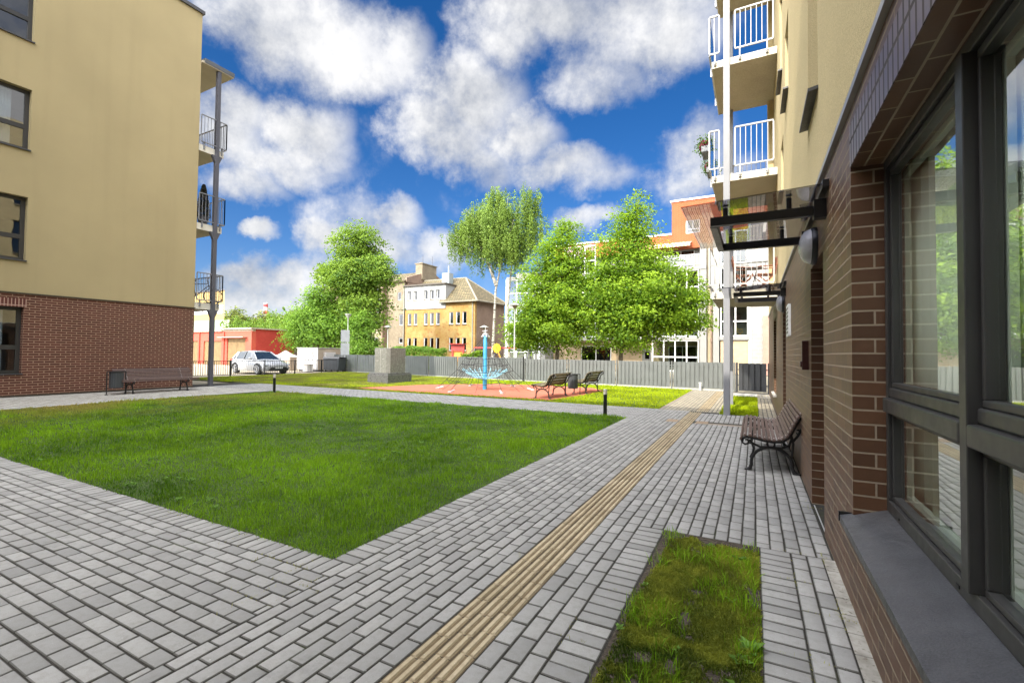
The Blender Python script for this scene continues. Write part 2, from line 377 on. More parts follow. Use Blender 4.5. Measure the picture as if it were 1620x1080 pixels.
def pavers(name, rects, mat, gap=.0045, c=.0042, z=0.0, tilt=.0006):
    r = np.random.RandomState(len(rects)); A = np.array(rects, float); n = len(A)
    x0, x1, y0, y1 = A[:, 0]+gap, A[:, 1]-gap, A[:, 2]+gap, A[:, 3]-gap
    jx = r.normal(0, .0009, n); jy = r.normal(0, .0009, n); x0 += jx; x1 += jx; y0 += jy; y1 += jy
    zz = z + np.clip(r.normal(0, .0008, n), -.0012, .0015); V = np.zeros((n, 12, 3))
    tx = np.clip(r.normal(0, tilt, n), -.0011, .0011); ty = np.clip(r.normal(0, tilt, n), -.0011, .0011)
    def ring(k, ins, dz):
        for j, (xa, ya, sx, sy) in enumerate(((x0, y0, 1, 1), (x1, y0, -1, 1), (x1, y1, -1, -1), (x0, y1, 1, -1))):
            V[:, k*4+j, 0] = xa+sx*ins; V[:, k*4+j, 1] = ya+sy*ins; V[:, k*4+j, 2] = zz+dz-sx*tx-sy*ty
    ring(0, 0, -.055); ring(1, 0, -c*.8); ring(2, c, 0)
    b = np.arange(n)[:, None]*12
    F = [b+8+np.array([[0, 1, 2, 3]])]; mi = np.concatenate([np.zeros(n, np.int32), np.ones(8*n, np.int32)])
    for k in (0, 1):
        for j in range(4): F.append(b+np.array([[k*4+j, k*4+(j+1) % 4, (k+1)*4+(j+1) % 4, (k+1)*4+j]]))
    tone = np.repeat(np.clip(r.beta(2, 2, n) + (r.rand(n) < .06)*-.5, 0, 1), 12)
    o = np_mesh(name, V.reshape(-1, 3), np.concatenate(F), [mat, M_PSIDE], tone); o.data.polygons.foreach_set('material_index', mi); return struct(o)
def cols(x0, x1, n, y0, y1, ph=0, keep=lambda x, y: True):
    out = []; w = (x1-x0)/n
    for i in range(n):
        y = y0 - ((i+ph) % 2)*.1
        while y < y1:
            a, b = max(y, y0), min(y+.2, y1)
            if b-a > .03 and keep(x0+(i+.5)*w, (a+b)/2): out.append((x0+i*w, x0+(i+1)*w, a, b))
            y += .2
    return out
def rows(y0, y1, n, x0, x1, ph=0, keep=lambda x, y: True):
    return [(c, d, a, b) for (a, b, c, d) in cols(y0, y1, n, x0, x1, ph, lambda p, q: keep(q, p))]
def head_y(x0, x1, y0, y1, step=.1):                         # headers stacked along y
    n = round((y1-y0)/step); return [(x0, x1, y0+i*(y1-y0)/n, y0+(i+1)*(y1-y0)/n) for i in range(n)]
YB = -2.0
rc = []
rc += head_y(-2.65, -2.45, 2.36, 10.9)
rc += cols(-2.45, -1.49, 10, YB, 12.9)
rc += cols(-1.19, -.88, 3, YB, 10.75, 1)
rc += head_y(-.88, -.67, YB, 4.08)
rc += head_y(.035, .24, YB, 4.08) + cols(.24, .44, 2, YB, 4.08)
rc += cols(-.88, .505, 14, 4.08, 10.75)
rc += cols(-1.19, .505, 17, 11.15, 12.75)
rc += [(c, d, a, b) for (a, b, c, d) in head_y(2.16, 2.36, -16, -2.45)]
rc += rows(-2.04, 2.16, 42, -16, -2.45)
rc += rows(10.9, 12.9, 20, -19.6, -2.45)
struct(pavers('pavement', rc, M_PAV))
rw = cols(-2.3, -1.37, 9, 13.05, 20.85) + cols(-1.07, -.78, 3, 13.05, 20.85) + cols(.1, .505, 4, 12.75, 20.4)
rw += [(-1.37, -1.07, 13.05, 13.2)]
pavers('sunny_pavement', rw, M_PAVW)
rl = rows(2.4, 10.9, 60, -19.5, -15.75)
pavers('side_pavement', [r_ for r_ in rl], mat_paver('paver_pale', (.42, .40, .36), (.50, .48, .43)))
# threshold slot, worn concrete rim along the wall, warning tiles
q = MB(); q.box(-1.15, .505, 10.76, 10.95, -.06, -.002); q.box(-2.3, -2.22, 13.05, 20.9, -.06, .004)
struct(q.build('concrete_kerb', M('kerb_brown', (.26, .21, .16), .85, grain=.4)))
q = MB(); q.box(-19.4, -2.3, 12.9, 13.0, -.06, .01); q.box(-2.3, -1.5, 12.9, 13.0, -.06, .002); q.box(-16, -15.7, 2.4, 10.9, -.06, .008)

struct(q.build('lawn_kerb', M('kerb_grey', (.36, .35, .33), .85, grain=.4)))
b = NB('wall_rim'); n = b.noise(34, 5); n2 = b.noise(9, 4); c = b.mix(b.ramp(n2, .4, .6), (.26, .245, .21), (.38, .36, .32)); c = b.mix(b.ramp(n, .58, .7, 0, .85), c, (.12, .10, .07)); b.set(Base_Color=c, Roughness=.95); b.bump(n, .7, .01)
q = MB()
for i in range(30): q.box(.443, .52, -2+i*.203, -2+i*.203+.198, -.05, -.001+random.uniform(-.0015, .0015))
struct(q.build('wall_rim', b.m, bevel=.004))

def tactile():
    rs = []; V = MB(); tones = []
    def tile(x0, x1, y0, y1, t):
        k = len(V.v); g = .003
        V.box(x0+g, x1-g, y0+g, y1-g, -.05, -.004, 1)
        w = (x1-x0)
        for cx in (x0+w*.27, x0+w*.74):
            h = w*.165
            V.add([(cx-h, y0+g, -.004), (cx+h, y0+g, -.004), (cx+h*.62, y0+g+.004, .004), (cx-h*.62, y0+g+.004, .004),
                   (cx-h, y1-g, -.004), (cx+h, y1-g, -.004), (cx+h*.62, y1-g-.004, .004), (cx-h*.62, y1-g-.004, .004)],
                  [(0, 1, 2, 3), (5, 4, 7, 6), (3, 2, 6, 7), (1, 5, 6, 2), (4, 0, 3, 7)])
        tones.extend([t]*(len(V.v)-k))
    for x0, ya, yb in ((-1.49, YB, 12.9), (-1.37, 13.2, 20.8)):
        for c in range(3):
            y = ya + (c % 3)*.067 - .2; 
            while y < yb:
                a, b2 = max(y, ya), min(y+.2, yb)
                if b2-a > .03: tile(x0+c*.1, x0+c*.1+.1, a, b2, min(1, max(0, random.gauss(.6, .25))))
                y += .2
    o = V.build('guide_strip', [M_TACT, mat_paver('tactile_groove', (.13, .09, .045), (.20, .145, .08), (.08, .05, .03))]); a = o.data.attributes.new('tone', 'FLOAT', 'POINT'); a.data.foreach_set('value', tones); struct(o)
tactile()
q = MB()
for i in range(8):
    for j in (0, 1):
        xx = -1.75+j*.62; q.box(xx, xx+.24, 10.76+i*.05, 10.76+i*.05+.03, -.03, .006)
struct(q.build('warning_tiles', M('warning_tan', (.34, .25, .17), .85, grain=.4)))

# lawn soil sheets + grass
def mat_soil(name, a, c_):
    b = NB(name); n = b.noise(40, 5); n2 = b.noise(4, 4); c = b.mix(b.ramp(n, .35, .65), a, c_); c = b.mix(b.ramp(n2, .4, .7, 0, .5), c, tuple(x*.6 for x in a))
    b.set(Base_Color=c, Roughness=1.0); b.bump(n, 1.0, .03); return b.m
M_TURF = mat_soil('turf_soil', (.035, .065, .010), (.07, .12, .02))
M_DIRT = mat_soil('bed_soil', (.045, .034, .024), (.115, .09, .066))
LAWN = [(-2.652, 2.362), (-2.652, 10.9), (-15.3, 10.9), (-15.7, 8.2), (-15.75, 2.362)]
polysheet('lawn', LAWN, -.0025, M_TURF)
FARG = [(-26, 13.0), (-2.3, 13.0), (-2.3, 21.0), (-26, 24.2)]
polysheet('far_lawn', FARG, -.0030, M_TURF)
struct(MB().box(-.66, .035, YB, 4.08, -.05, -.001).build('planting_bed', M_DIRT))
polysheet('shade_bed', [(-.78, 12.75), (.1, 12.75), (.1, 18.3), (-.78, 18.3)], -.002, M_TURF)
RUB = [(-14.3, 13.55), (-5.75, 13.55), (-5.45, 15.5), (-5.35, 18.2), (-6.2, 19.5), (-8.5, 19.9), (-11, 19.2), (-13.2, 17.0)]
b = NB('rubber_surface'); n = b.noise(220, 2, .8); n2 = b.noise(.8, 4); c = b.mix(b.ramp(n, .35, .65), (.36, .085, .045), (.46, .14, .08)); c = b.mix(b.ramp(n2, .4, .7, 0, .4), c, (.44, .18, .12)); b.set(Base_Color=c, Roughness=.9); b.bump(n, .4, .004)
polysheet('rubber_play_surface', RUB, .004, b.m)
polysheet('parking_surface', [(-27, 10.6), (-27, 34), (-70, 34), (-70, 10.6)], -.03, M('parking_concrete', (.33, .28, .20), .9, grain=.3, scale=.6))
sheet('path_by_gate', -.78, .6, 18.4, 20.45, -.0015, M('slab_grey', (.40, .38, .34), .9, grain=.3))

def inpoly(x, y, poly):
    ins = np.zeros(len(x), bool); n = len(poly)
    for i in range(n):
        x1, y1 = poly[i]; x2, y2 = poly[(i+1) % n]
        c = ((y1 > y) != (y2 > y)) & (x < (x2-x1)*(y-y1)/(y2-y1+1e-12)+x1); ins ^= c
    return ins
def grass(name, x, y, h, w, tone, mat, seed=1, lean=.45, z=-.012):
    r = np.random.RandomState(seed); n = len(x); a = r.rand(n)*2*np.pi; la = r.rand(n)*2*np.pi; lm = np.abs(r.normal(0, lean, n))
    dx, dy = np.cos(a)*w/2, np.sin(a)*w/2; lx, ly = np.cos(la)*lm*h, np.sin(la)*lm*h
    V = np.zeros((n, 5, 3)); hz = h*np.clip(1-.35*lm, .35, 1)
    V[:, 0] = np.stack([x-dx, y-dy, np.full(n, z)], 1); V[:, 1] = np.stack([x+dx, y+dy, np.full(n, z)], 1)
    V[:, 2] = np.stack([x+dx*.8+lx*.35, y+dy*.8+ly*.35, z+hz*.6], 1); V[:, 3] = np.stack([x-dx*.8+lx*.35, y-dy*.8+ly*.35, z+hz*.6], 1)
    V[:, 4] = np.stack([x+lx, y+ly, z+hz], 1)
    b_ = np.arange(n)[:, None]*5
    o = np_mesh(name, V.reshape(-1, 3), b_+np.array([[0, 1, 2, 3]]), mat, np.repeat(tone, 5), F3=b_+np.array([[3, 2, 4]]))
    return tag(o, kind='stuff')
def mat_grass(name, dark, light, dry, patch=.7):
    b = NB(name); a = b.attr('tone'); n = b.noise(patch, 4); n3 = b.noise(2.6, 3)
    c = b.mix(a.outputs['Fac'], dark, light); c = b.mix(b.ramp(n3, .45, .72, 0, .5), c, tuple(x*.5 for x in dark)); n5 = b.noise(.45, 4, .6); c = b.mix(b.ramp(n5, .42, .62, 0, .6), c, tuple(min(1, x*1.25) for x in light))
    sp = b.N.new('ShaderNodeSeparateXYZ'); b.L.new(b.pos, sp.inputs[0])
    far = b.ramp(sp.outputs[0], -11.5, -15.2); far2 = b.math('MULTIPLY', far, b.ramp(n, .35, .6)); c = b.mix(far2, c, dry)
    b.set(Base_Color=c, Roughness=.6); b.b.inputs['Specular IOR Level'].default_value = .1
    t = b.N.new('ShaderNodeBsdfTranslucent'); b.L.new(c, t.inputs['Color']); mx = b.N.new('ShaderNodeMixShader'); mx.inputs[0].default_value = .35
    b.L.new(b.b.outputs[0], mx.inputs[1]); b.L.new(t.outputs[0], mx.inputs[2]); b.L.new(mx.outputs[0], b.out.inputs[0]); return b.m
M_GRASS = mat_grass('grass_blades', (.055, .165, .008), (.33, .55, .025), (.50, .40, .12))
r = np.random.RandomState(3)
def lawn_points(n, poly, box, dens):
    x = r.uniform(box[0], box[1], n); y = r.uniform(box[2], box[3], n); k = inpoly(x, y, poly) & (r.rand(n) < dens(x, y)); return x[k], y[k]
D_ = lambda x, y: np.clip((3.0/np.hypot(x, y))**1.5, .10, 1)
LAWNG = [(-2.625, 2.335), (-2.625, 10.92), (-15.3, 10.92), (-15.7, 8.2), (-15.78, 2.335)]
x, y = lawn_points(1150000, LAWNG, (-15.78, -2.62, 2.33, 10.95), D_)
ke = (r.rand(len(x)) < .35+.9*vnoise(x*9, y*9, 77)) | ((x < -2.66) & (y > 2.37)); x, y = x[ke], y[ke]
d = np.hypot(x, y); pn = vnoise(x*.9+5, y*.9, 1)*.6+vnoise(x*2.7, y*2.7+3, 2)*.4; pf = vnoise(x*7, y*7, 6)
tuft = vnoise(x*1.6, y*1.6+9, 9)
h = (.022+.048*pn+.03*(pf > .6)*pf+.040*(tuft > .74)*pn)*r.uniform(.5, 1.25, len(x))*np.clip((x+2.66)*-4+.65, .65, 1)
grass('grass', x, y, h, np.clip(.0032*(d/3.0)**.85, .003, .013)*r.uniform(.7, 1.3, len(x)), np.clip(r.normal(.42, .22, len(x))+(pn-.5)*.7, 0, 1), M_GRASS, 4)
x, y = lawn_points(170000, FARG, (-26, -2.3, 13.0, 24.2), lambda x, y: np.full(len(x), .9))
k = ~inpoly(x, y, RUB); x, y = x[k], y[k]
M_GR2 = mat_grass('far_grass_blades', (.20, .28, .010), (.46, .56, .012), (.26, .25, .07))
grass('far_grass', x, y, r.uniform(.03, .085, len(x)), r.uniform(.012, .022, len(x)), np.clip(r.normal(.5, .25, len(x)), 0, 1), M_GR2, 5)
x, y = r.uniform(-.77, .09, 9000), r.uniform(12.78, 18.25, 9000); k = (y < 14.9) | (y > 15.5); x, y = x[k], y[k]
grass('bed_grass', x, y, r.uniform(.05, .13, len(x)), r.uniform(.010, .016, len(x)), np.clip(r.normal(.5, .25, len(x)), 0, 1), M_GR2, 6)
# weeds and moss in the near bed
n = 230000; x, y = r.uniform(-.66, .03, n), r.uniform(.9, 4.06, n); m1 = vnoise(x*6+2, y*6, 11)*.6+vnoise(x*17, y*17, 12)*.4
edge = np.clip((x+.66-(.0+.07*vnoise(y*2, y*0, 13)))/.07, 0, 1)*np.clip((4.0-y+.12*(vnoise(x*9, x*0, 14)-.5))/.15, 0, 1)*np.clip((.06-x)/.07, .15, 1)
k = r.rand(n) < np.clip((m1-.20)*3.4, 0, 1)*edge; x, y, m1 = x[k], y[k], m1[k]
M_MOSS = mat_grass('moss_leaves', (.05, .085, .012), (.36, .38, .05), (.2, .2, .05), 3)
grass('moss', x, y, r.uniform(.006, .026, len(x)), r.uniform(.004, .009, len(x)), np.clip((m1-.35)*2+r.normal(0, .2, len(x)), 0, 1), M_MOSS, 7, .9, -.002)
n = 6000; x, y = r.uniform(-.66, .035, n), r.uniform(.9, 4.07, n); m2 = vnoise(x*5, y*5+7, 15); k = r.rand(n) < np.clip((m2-.48)*3, 0, 1)+.5*(x > -.08)*(m2 > .3); x, y = x[k], y[k]
grass('weed_grass', x, y, r.uniform(.03, .11, len(x)), r.uniform(.003, .006, len(x)), np.clip(r.normal(.5, .25, len(x)), 0, 1), M_GRASS, 8, .6, -.002)
r = np.random.RandomState(21); jx, jy = [], []
for cx_, cy_, k in ((-3.1, 2.16, 60), (-2.75, 2.16, 70), (-2.5, 2.0, 60), (-2.65, 1.75, 40), (-3.6, 2.3, 50), (-.88, 2.3, 25), (-.66, 2.9, 30), (-1.5, 3.1, 20), (.24, 3.6, 40), (.24, 2.7, 30), (.44, 4.1, 60), (.44, 3.2, 50), (-4.6, 2.3, 60), (-1.19, 5.2, 20), (.47, 5.4, 50)):
    u = r.rand(k) < .5; jx.append(np.where(u, cx_+r.normal(0, .12, k), cx_+r.normal(0, .004, k))); jy.append(np.where(u, cy_+r.normal(0, .004, k), cy_+r.normal(0, .12, k)))
jx, jy = np.concatenate(jx), np.concatenate(jy)
M_JG = mat_grass('joint_grass', (.16, .14, .04), (.34, .34, .07), (.3, .25, .1), 3)
grass('joint_weeds', jx, jy, r.uniform(.008, .028, len(jx)), r.uniform(.002, .004, len(jx)), r.rand(len(jx)), M_JG, 22, 1.2, -.004)
def rosettes():
    q = MB(); tn = []
    spots = [(-.02, 2.62, .07), (-.06, 2.52, .06), (-.05, 2.30, .06), (-.12, 3.1, .04), (-.03, 2.15, .05), (-.22, 2.2, .035), (-.33, 2.45, .03), (-.10, 3.75, .05), (-.3, 3.9, .035), (-.62, 3.05, .03), (-.64, 2.5, .03), (-.5, 1.85, .05), (-.42, 2.0, .045)]
    rr = np.random.RandomState(9); wx = rr.uniform(-13, -2.8, 420); wy = rr.uniform(2.45, 8, 420); kk = vnoise(wx*1.3, wy*1.3, 91) > .52
    spots += [(a_, b_, .022+.03*rr.rand()) for a_, b_ in zip(wx[kk], wy[kk])]
    for (cx, cy, sz) in spots:
        for i in range(9):
            a = random.uniform(0, 6.28); l = sz*random.uniform(.7, 1.25); w = l*.26; up = random.uniform(.35, 1.0)
            dx, dy = math.cos(a), math.sin(a); k = len(q.v)
            zz_ = .022 if cx < -1 else 0; P_ = [(cx, cy, -.01+zz_), (cx+dx*l*.45-dy*w, cy+dy*l*.45+dx*w, l*.5*up+zz_), (cx+dx*l, cy+dy*l, l*.62*up+zz_), (cx+dx*l*.45+dy*w, cy+dy*l*.45-dx*w, l*.5*up+zz_)]
            q.add(P_, [(0, 1, 2, 3)]); tn += [random.uniform(.5, 1)]*4
    o = q.build('weeds', leaf_mat('weed_leaf', (.05, .11, .02), (.20, .36, .06))); a = o.data.attributes.new('tone', 'FLOAT', 'POINT'); a.data.foreach_set('value', tn); tag(o, kind='stuff')
rosettes()
# ------------------------------------------------------------------ walls with openings
def wallx(q, xa, xb, y0, y1, z0, z1, ops=(), mi=0):
    zs = sorted({z0, z1, *[min(max(v, z0), z1) for o in ops for v in o[2:4]]})
    for za, zb in zip(zs, zs[1:]):
        if zb-za < 1e-4: continue
        zm = (za+zb)/2; cuts = sorted([(max(o[0], y0), min(o[1], y1)) for o in ops if o[2] < zm < o[3]]); y = y0
        for a, b_ in cuts:
            if a > y: q.box(xa, xb, y, a, za, zb, mi)
            y = max(y, b_)
        if y < y1: q.box(xa, xb, y, y1, za, zb, mi)
def wally(q, ya, yb, x0, x1, z0, z1, ops=(), mi=0):
    t = MB(); wallx(t, ya, yb, x0, x1, z0, z1, ops, mi)
    q.add([(b_, a, c) for (a, b_, c) in t.v], [f[::-1] for f in t.f], mi)

M_BRK_R = brick_mat('brown_glazed_brick', (.125, .060, .031), (.078, .038, .021), (.31, .25, .18), rough=.46, spec=.38, dirt=.15, msize=.0055, rh=.083)
M_BRK_RS = brick_mat('brown_soldier_brick', (.10, .047, .028), (.07, .032, .02), (.04, .033, .028), rough=.34, spec=.7, soldier=True)
M_BRK_L = brick_mat('red_brown_brick', (.120, .040, .025), (.084, .029, .019), (.36, .235, .165), rough=.75, spec=.3)
M_BRK_LS = brick_mat('red_brown_soldier', (.135, .042, .030), (.090, .030, .024), (.50, .34, .27), rough=.75, spec=.3, soldier=True)
M_STUC_L = stucco_mat('yellow_render', (.44, .36, .20), 60, .35, .22, .3)
M_STUC_R = stucco_mat('ochre_render', (.66, .54, .30), 95, .9, .55)
M_ANTH = M('anthracite_frame', (.040, .039, .038), .42, var=.08)
M_SILL = M('sill_metal', (.062, .063, .068), .42, var=.38, grain=.55, gs=150, scale=7)
M_BLACK = M('black_steel', (.012, .012, .013), .35)
M_GREYP = M('grey_painted_steel', (.17, .17, .19), .5, var=.08)
M_DGREY = M('dark_grey_steel', (.085, .085, .10), .5, var=.1)
M_WHITE = M('white_paint', (.74, .74, .72), .5, var=.05)
M_CONC = M('balcony_concrete', (.42, .37, .28), .9, var=.15, grain=.3, gs=50, scale=1.2)
M_CONCL = M('light_concrete_edge', (.66, .63, .54), .85, var=.08, grain=.2)
M_ROOMD = M('dark_interior', (.03, .03, .03), .9)
G_WIN = glass_mat('window_glass', (.97, .995, .975), 1.25); G_DARK = glass_mat('dark_glass', (.22, .25, .28), 1.1, .1)
G_CAN = glass_mat('smoked_glass', (.52, .52, .56), .9, .06); G_TINT = glass_mat('tinted_rail_glass', (.45, .50, .52), .8, .05)
M_CURT = M('pale_curtain', (.80, .85, .74), .9, var=.1, scale=.6)

XW = .515
# ------------------------------------------------------------------ right apartment block
rb = wthing('apartment_block', 'ochre rendered apartment block with a glossy brown brick ground floor, close on the right', 'building', (6, 7, 0))
gops = [(-1.3, 3.36, .470, 2.60), (4.62, 5.56, -.1, 2.36), (9.74, 10.66, -.1, 2.36), (13.8, 15.4, .46, 2.5)]
q = MB(); wallx(q, XW, .90, -8, 20.4, -.1, 2.97, gops)
q.build('brick_base', M_BRK_R, rb)
q = MB(); q.box(XW-.004, XW+.02, -1.3, 3.36, 2.602, 2.85); q.build('soldier_course', M_BRK_RS, rb)
sops = [(4.95, 5.78, 3.95, 6.2), (4.95, 5.78, 6.9, 9.2), (8.9, 9.75, 6.02, 7.35), (8.9, 9.75, 9.0, 10.4), (10.65, 11.6, 7.3, 9.3), (10.4, 11.2, 4.75, 5.85), (10.65, 11.6, 10.3, 12.2), (.6, 2.4, 4.2, 5.8), (.6, 2.4, 7.2, 8.8)]
q = MB(); wallx(q, XW+.006, .90, -8, 20.4, 2.972, 15.2, sops); q.build('render_wall', M_STUC_R, rb)
q = MB(); q.box(.9, 12, -8, -7.7, -.1, 15.2); q.box(.9, 12, 20.1, 20.4, -.1, 15.2); q.box(11.7, 12, -7.7, 20.1, -.1, 15.2); q.box(.5, 12.1, -8.1, 20.5, 15.202, 15.4)
q.box(.9, 11.7, -7.7, 20.1, 2.96, 3.1); q.build('outer_walls', M_STUC_R, rb)
q = MB(); q.box(XW-.030, XW+.01, -8, 20.4, 2.955, 2.995); q.build('drip_trim', M('trim_metal', (.34, .33, .30), .35, .6), rb)
for (ya, yb, za, zb) in sops:
    q = MB(); wallx(q, .66, .72, ya, yb, za, zb, [(ya+.07, yb-.07, za+.07, zb-.07)]); w_ = q.build('window', M_ANTH, rb)
    MB().box(.685, .695, ya+.07, yb-.07, za+.07, zb-.07).build('pane', G_DARK, w_)
    q = MB(); q.add([(.44, ya-.03, za-.035), (.44, yb+.03, za-.035), (.68, yb+.03, za+.012), (.68, ya-.03, za+.012), (.44, ya-.03, za-.065), (.44, yb+.03, za-.065), (.68, yb+.03, za-.02), (.68, ya-.03, za-.02)], [(3, 2, 1, 0), (4, 5, 6, 7), (0, 1, 5, 4), (1, 2, 6, 5), (2, 3, 7, 6), (3, 0, 4, 7)])
    q.build('sill', M_SILL, w_)
# the big near window
wf = MB(); wf.box(.676, .9, -1.3, 3.36, .4705, .6015); wallx(wf, .672, .76, -1.3, 3.36, .602, 2.6, [(-1.2, 3.315, .665, 2.545)])
for ya in (2.150, .985, -.185): wf.box(.650, .755, ya, ya+.065, .665, 2.546)
win = wf.build('window', M_ANTH, rb, bevel=.004)
q = MB()
for a, b_ in ((2.215, 3.315), (1.05, 2.150), (-.12, .985), (-1.2, -.185)):
    q.box(.647, .755, a+.002, b_-.002, 1.165, 1.245); q.box(.676, .755, a+.002, b_-.002, 1.2455, 1.302)
o = q.build('transom', M_ANTH, win, bevel=.009)
q = MB()
for a, b_ in ((2.215, 3.315), (1.05, 2.150), (-.12, .985), (-1.2, -.185)):
    wallx(q, .688, .745, a+.008, b_-.008, 1.304, 2.54, [(a+.030, b_-.030, 1.33, 2.505)])
    wallx(q, .688, .745, a+.008, b_-.008, .67, 1.162, [(a+.028, b_-.028, .695, 1.14)])
q.build('sash', M_ANTH, win, bevel=.005)
q = MB()
for a, b_ in ((2.215, 3.315), (1.05, 2.150), (-.12, .985), (-1.2, -.185)): q.box(.708, .716, a+.02, b_-.02, .685, 2.52)
q.build('pane', G_WIN, win)
q = MB()
for a, b_ in ((2.215, 3.315), (1.05, 2.150), (-.12, .985), (-1.2, -.185)):
    wallx(q, .748, .775, a+.01, b_-.01, .67, 2.54, [(a+.036, b_-.036, .715, 2.48)])
q.build('inner_bead', M('white_bead', (.55, .60, .52), .5), win)
q = MB(); q.add([(.455, -1.33, .525), (.455, 3.40, .525), (.674, 3.36, .600), (.674, -1.33, .600), (.455, -1.33, .485), (.455, 3.40, .485), (.465, 3.40, .480), (.465, -1.33, .480), (.475, 3.40, .520), (.475, -1.33, .520), (.674, 3.36, .58), (.674, -1.33, .58)],
    [(3, 2, 1, 0), (0, 1, 5, 4), (4, 5, 6, 7), (7, 6, 8, 9), (9, 8, 10, 11), (0, 4, 7, 9, 11, 3), (1, 2, 10, 8, 6, 5), (2, 3, 11, 10)])
o = q.build('sill', M_SILL, win)
MB().box(.45, .53, 3.40, 3.415, .49, .545).build('sill_end_cap', M_BLACK, win)
for y_ in (2.30, 3.1, 1.2): MB().box(.668, .673, y_, y_+.03, .62, .632).build('drain_cap', M_BLACK, win)
# room behind it
q = MB(); q.box(.9, 4.5, -1.5, 3.6, .0, .02); q.box(4.4, 4.5, -1.5, 3.6, .02, 2.9); q.box(.91, 4.4, 3.56, 3.6, .02, 2.9); q.box(.91, 4.4, -1.5, -1.46, .02, 2.9)
q.build('room', M('room_wall', (.55, .55, .5), .9), rb)
cu = MB(); n = 260; pts = [(.80+.022*math.sin(i*.55)+.012*math.sin(i*.23+1), -1.25+i*4.6/n) for i in range(n+1)]
cu.add([(x, y, .64) for x, y in pts]+[(x, y, 2.62) for x, y in pts], [(i, i+1, n+2+i, n+1+i) for i in range(n)])
o = cu.build('curtain', M_CURT, smooth=True); sol = o.modifiers.new('thick', 'SOLIDIFY'); sol.thickness = .003
tag(o, 'pale green pleated curtain hanging inside the large near window', 'curtain')
# doors
def door(ya, yb):
    q = MB(); wallx(q, .83, .895, ya+.002, yb-.002, -.02, 2.355, [(ya+.06, yb-.06, .03, 2.3)]); d = q.build('door', M_ANTH, rb)
    q = MB(); wallx(q, .845, .885, ya+.065, yb-.065, .035, 2.295, [(ya+.2, yb-.2, 1.0, 2.1)]); q.build('door_leaf', M_ANTH, d)
    q = MB(); q.box(.86, .868, ya+.2, yb-.2, 1.0, 2.1); q.build('door_glass', G_DARK, d)
    q = MB(); q.tube([(.80, ya+.13, .9), (.80, ya+.13, 1.35)], .012); q.box(.80, .845, ya+.12, ya+.14, .92, .94); q.box(.80, .845, ya+.12, ya+.14, 1.3, 1.32); q.build('handle', M_GREYP, d)
    g = MB()
    for i in range(14): g.box(.53, .80, ya+.06+i*.058, ya+.06+i*.058+.028, -.03, -.006)
    g.box(.525, .535, ya+.03, yb-.05, -.03, -.002); g.box(.80, .81, ya+.03, yb-.05, -.03, -.002); g.build('boot_grate', M('galvanised', (.62, .63, .63), .4, .5), d)
door(4.62, 5.56); door(9.74, 10.66)
q = MB(); wallx(q, .70, .78, 13.8, 15.4, .46, 2.5, [(13.88, 15.32, .54, 2.42)]); w3 = q.build('window', M_ANTH, rb)
q = MB(); q.box(.735, .745, 13.88, 15.32, .54, 2.42); q.build('pane', G_DARK, w3)
q = MB(); q.box(.44, .70, 13.76, 15.44, .42, .458); q.build('sill', M('pale_sill', (.66, .62, .55), .6), w3)
# wall lamps, intercom, vent, canopies
def wall_lamp(y, z):
    q = MB(); q.lathe((XW, y, z), [(.175, 0), (.175, -.03), (.165, -.045)], 32, axis='x'); l = q.build('wall_lamp', M_BLACK, rb, smooth=True)
    q = MB(); q.lathe((XW, y, z), [(.160, -.040), (.158, -.06), (.140, -.095), (.10, -.122), (.05, -.135), (.002, -.138)], 32, axis='x'); fix_normals(q.build('lamp_shade', M('opal_shade', (.55, .55, .56), .25, coat=.4), l, smooth=True))
wall_lamp(5.10, 2.50); wall_lamp(10.2, 2.48)
q = MB(); q.box(XW-.06, XW+.01, 5.80, 5.93, 1.33, 1.64); q.box(XW-.075, XW-.055, 5.82, 5.91, 1.36, 1.42); q.build('door_phone', M('maroon_box', (.045, .014, .012), .4), rb, bevel=.006)
q = MB(); q.box(XW-.035, XW+.01, 8.45, 8.95, 1.80, 2.30); v_ = q.build('vent_grille', M_WHITE, rb)
q = MB()
for i in range(7): q.box(XW-.039, XW-.032, 8.49, 8.91, 1.84+i*.063, 1.875+i*.063)
q.build('vent_slots', M_BLACK, v_)
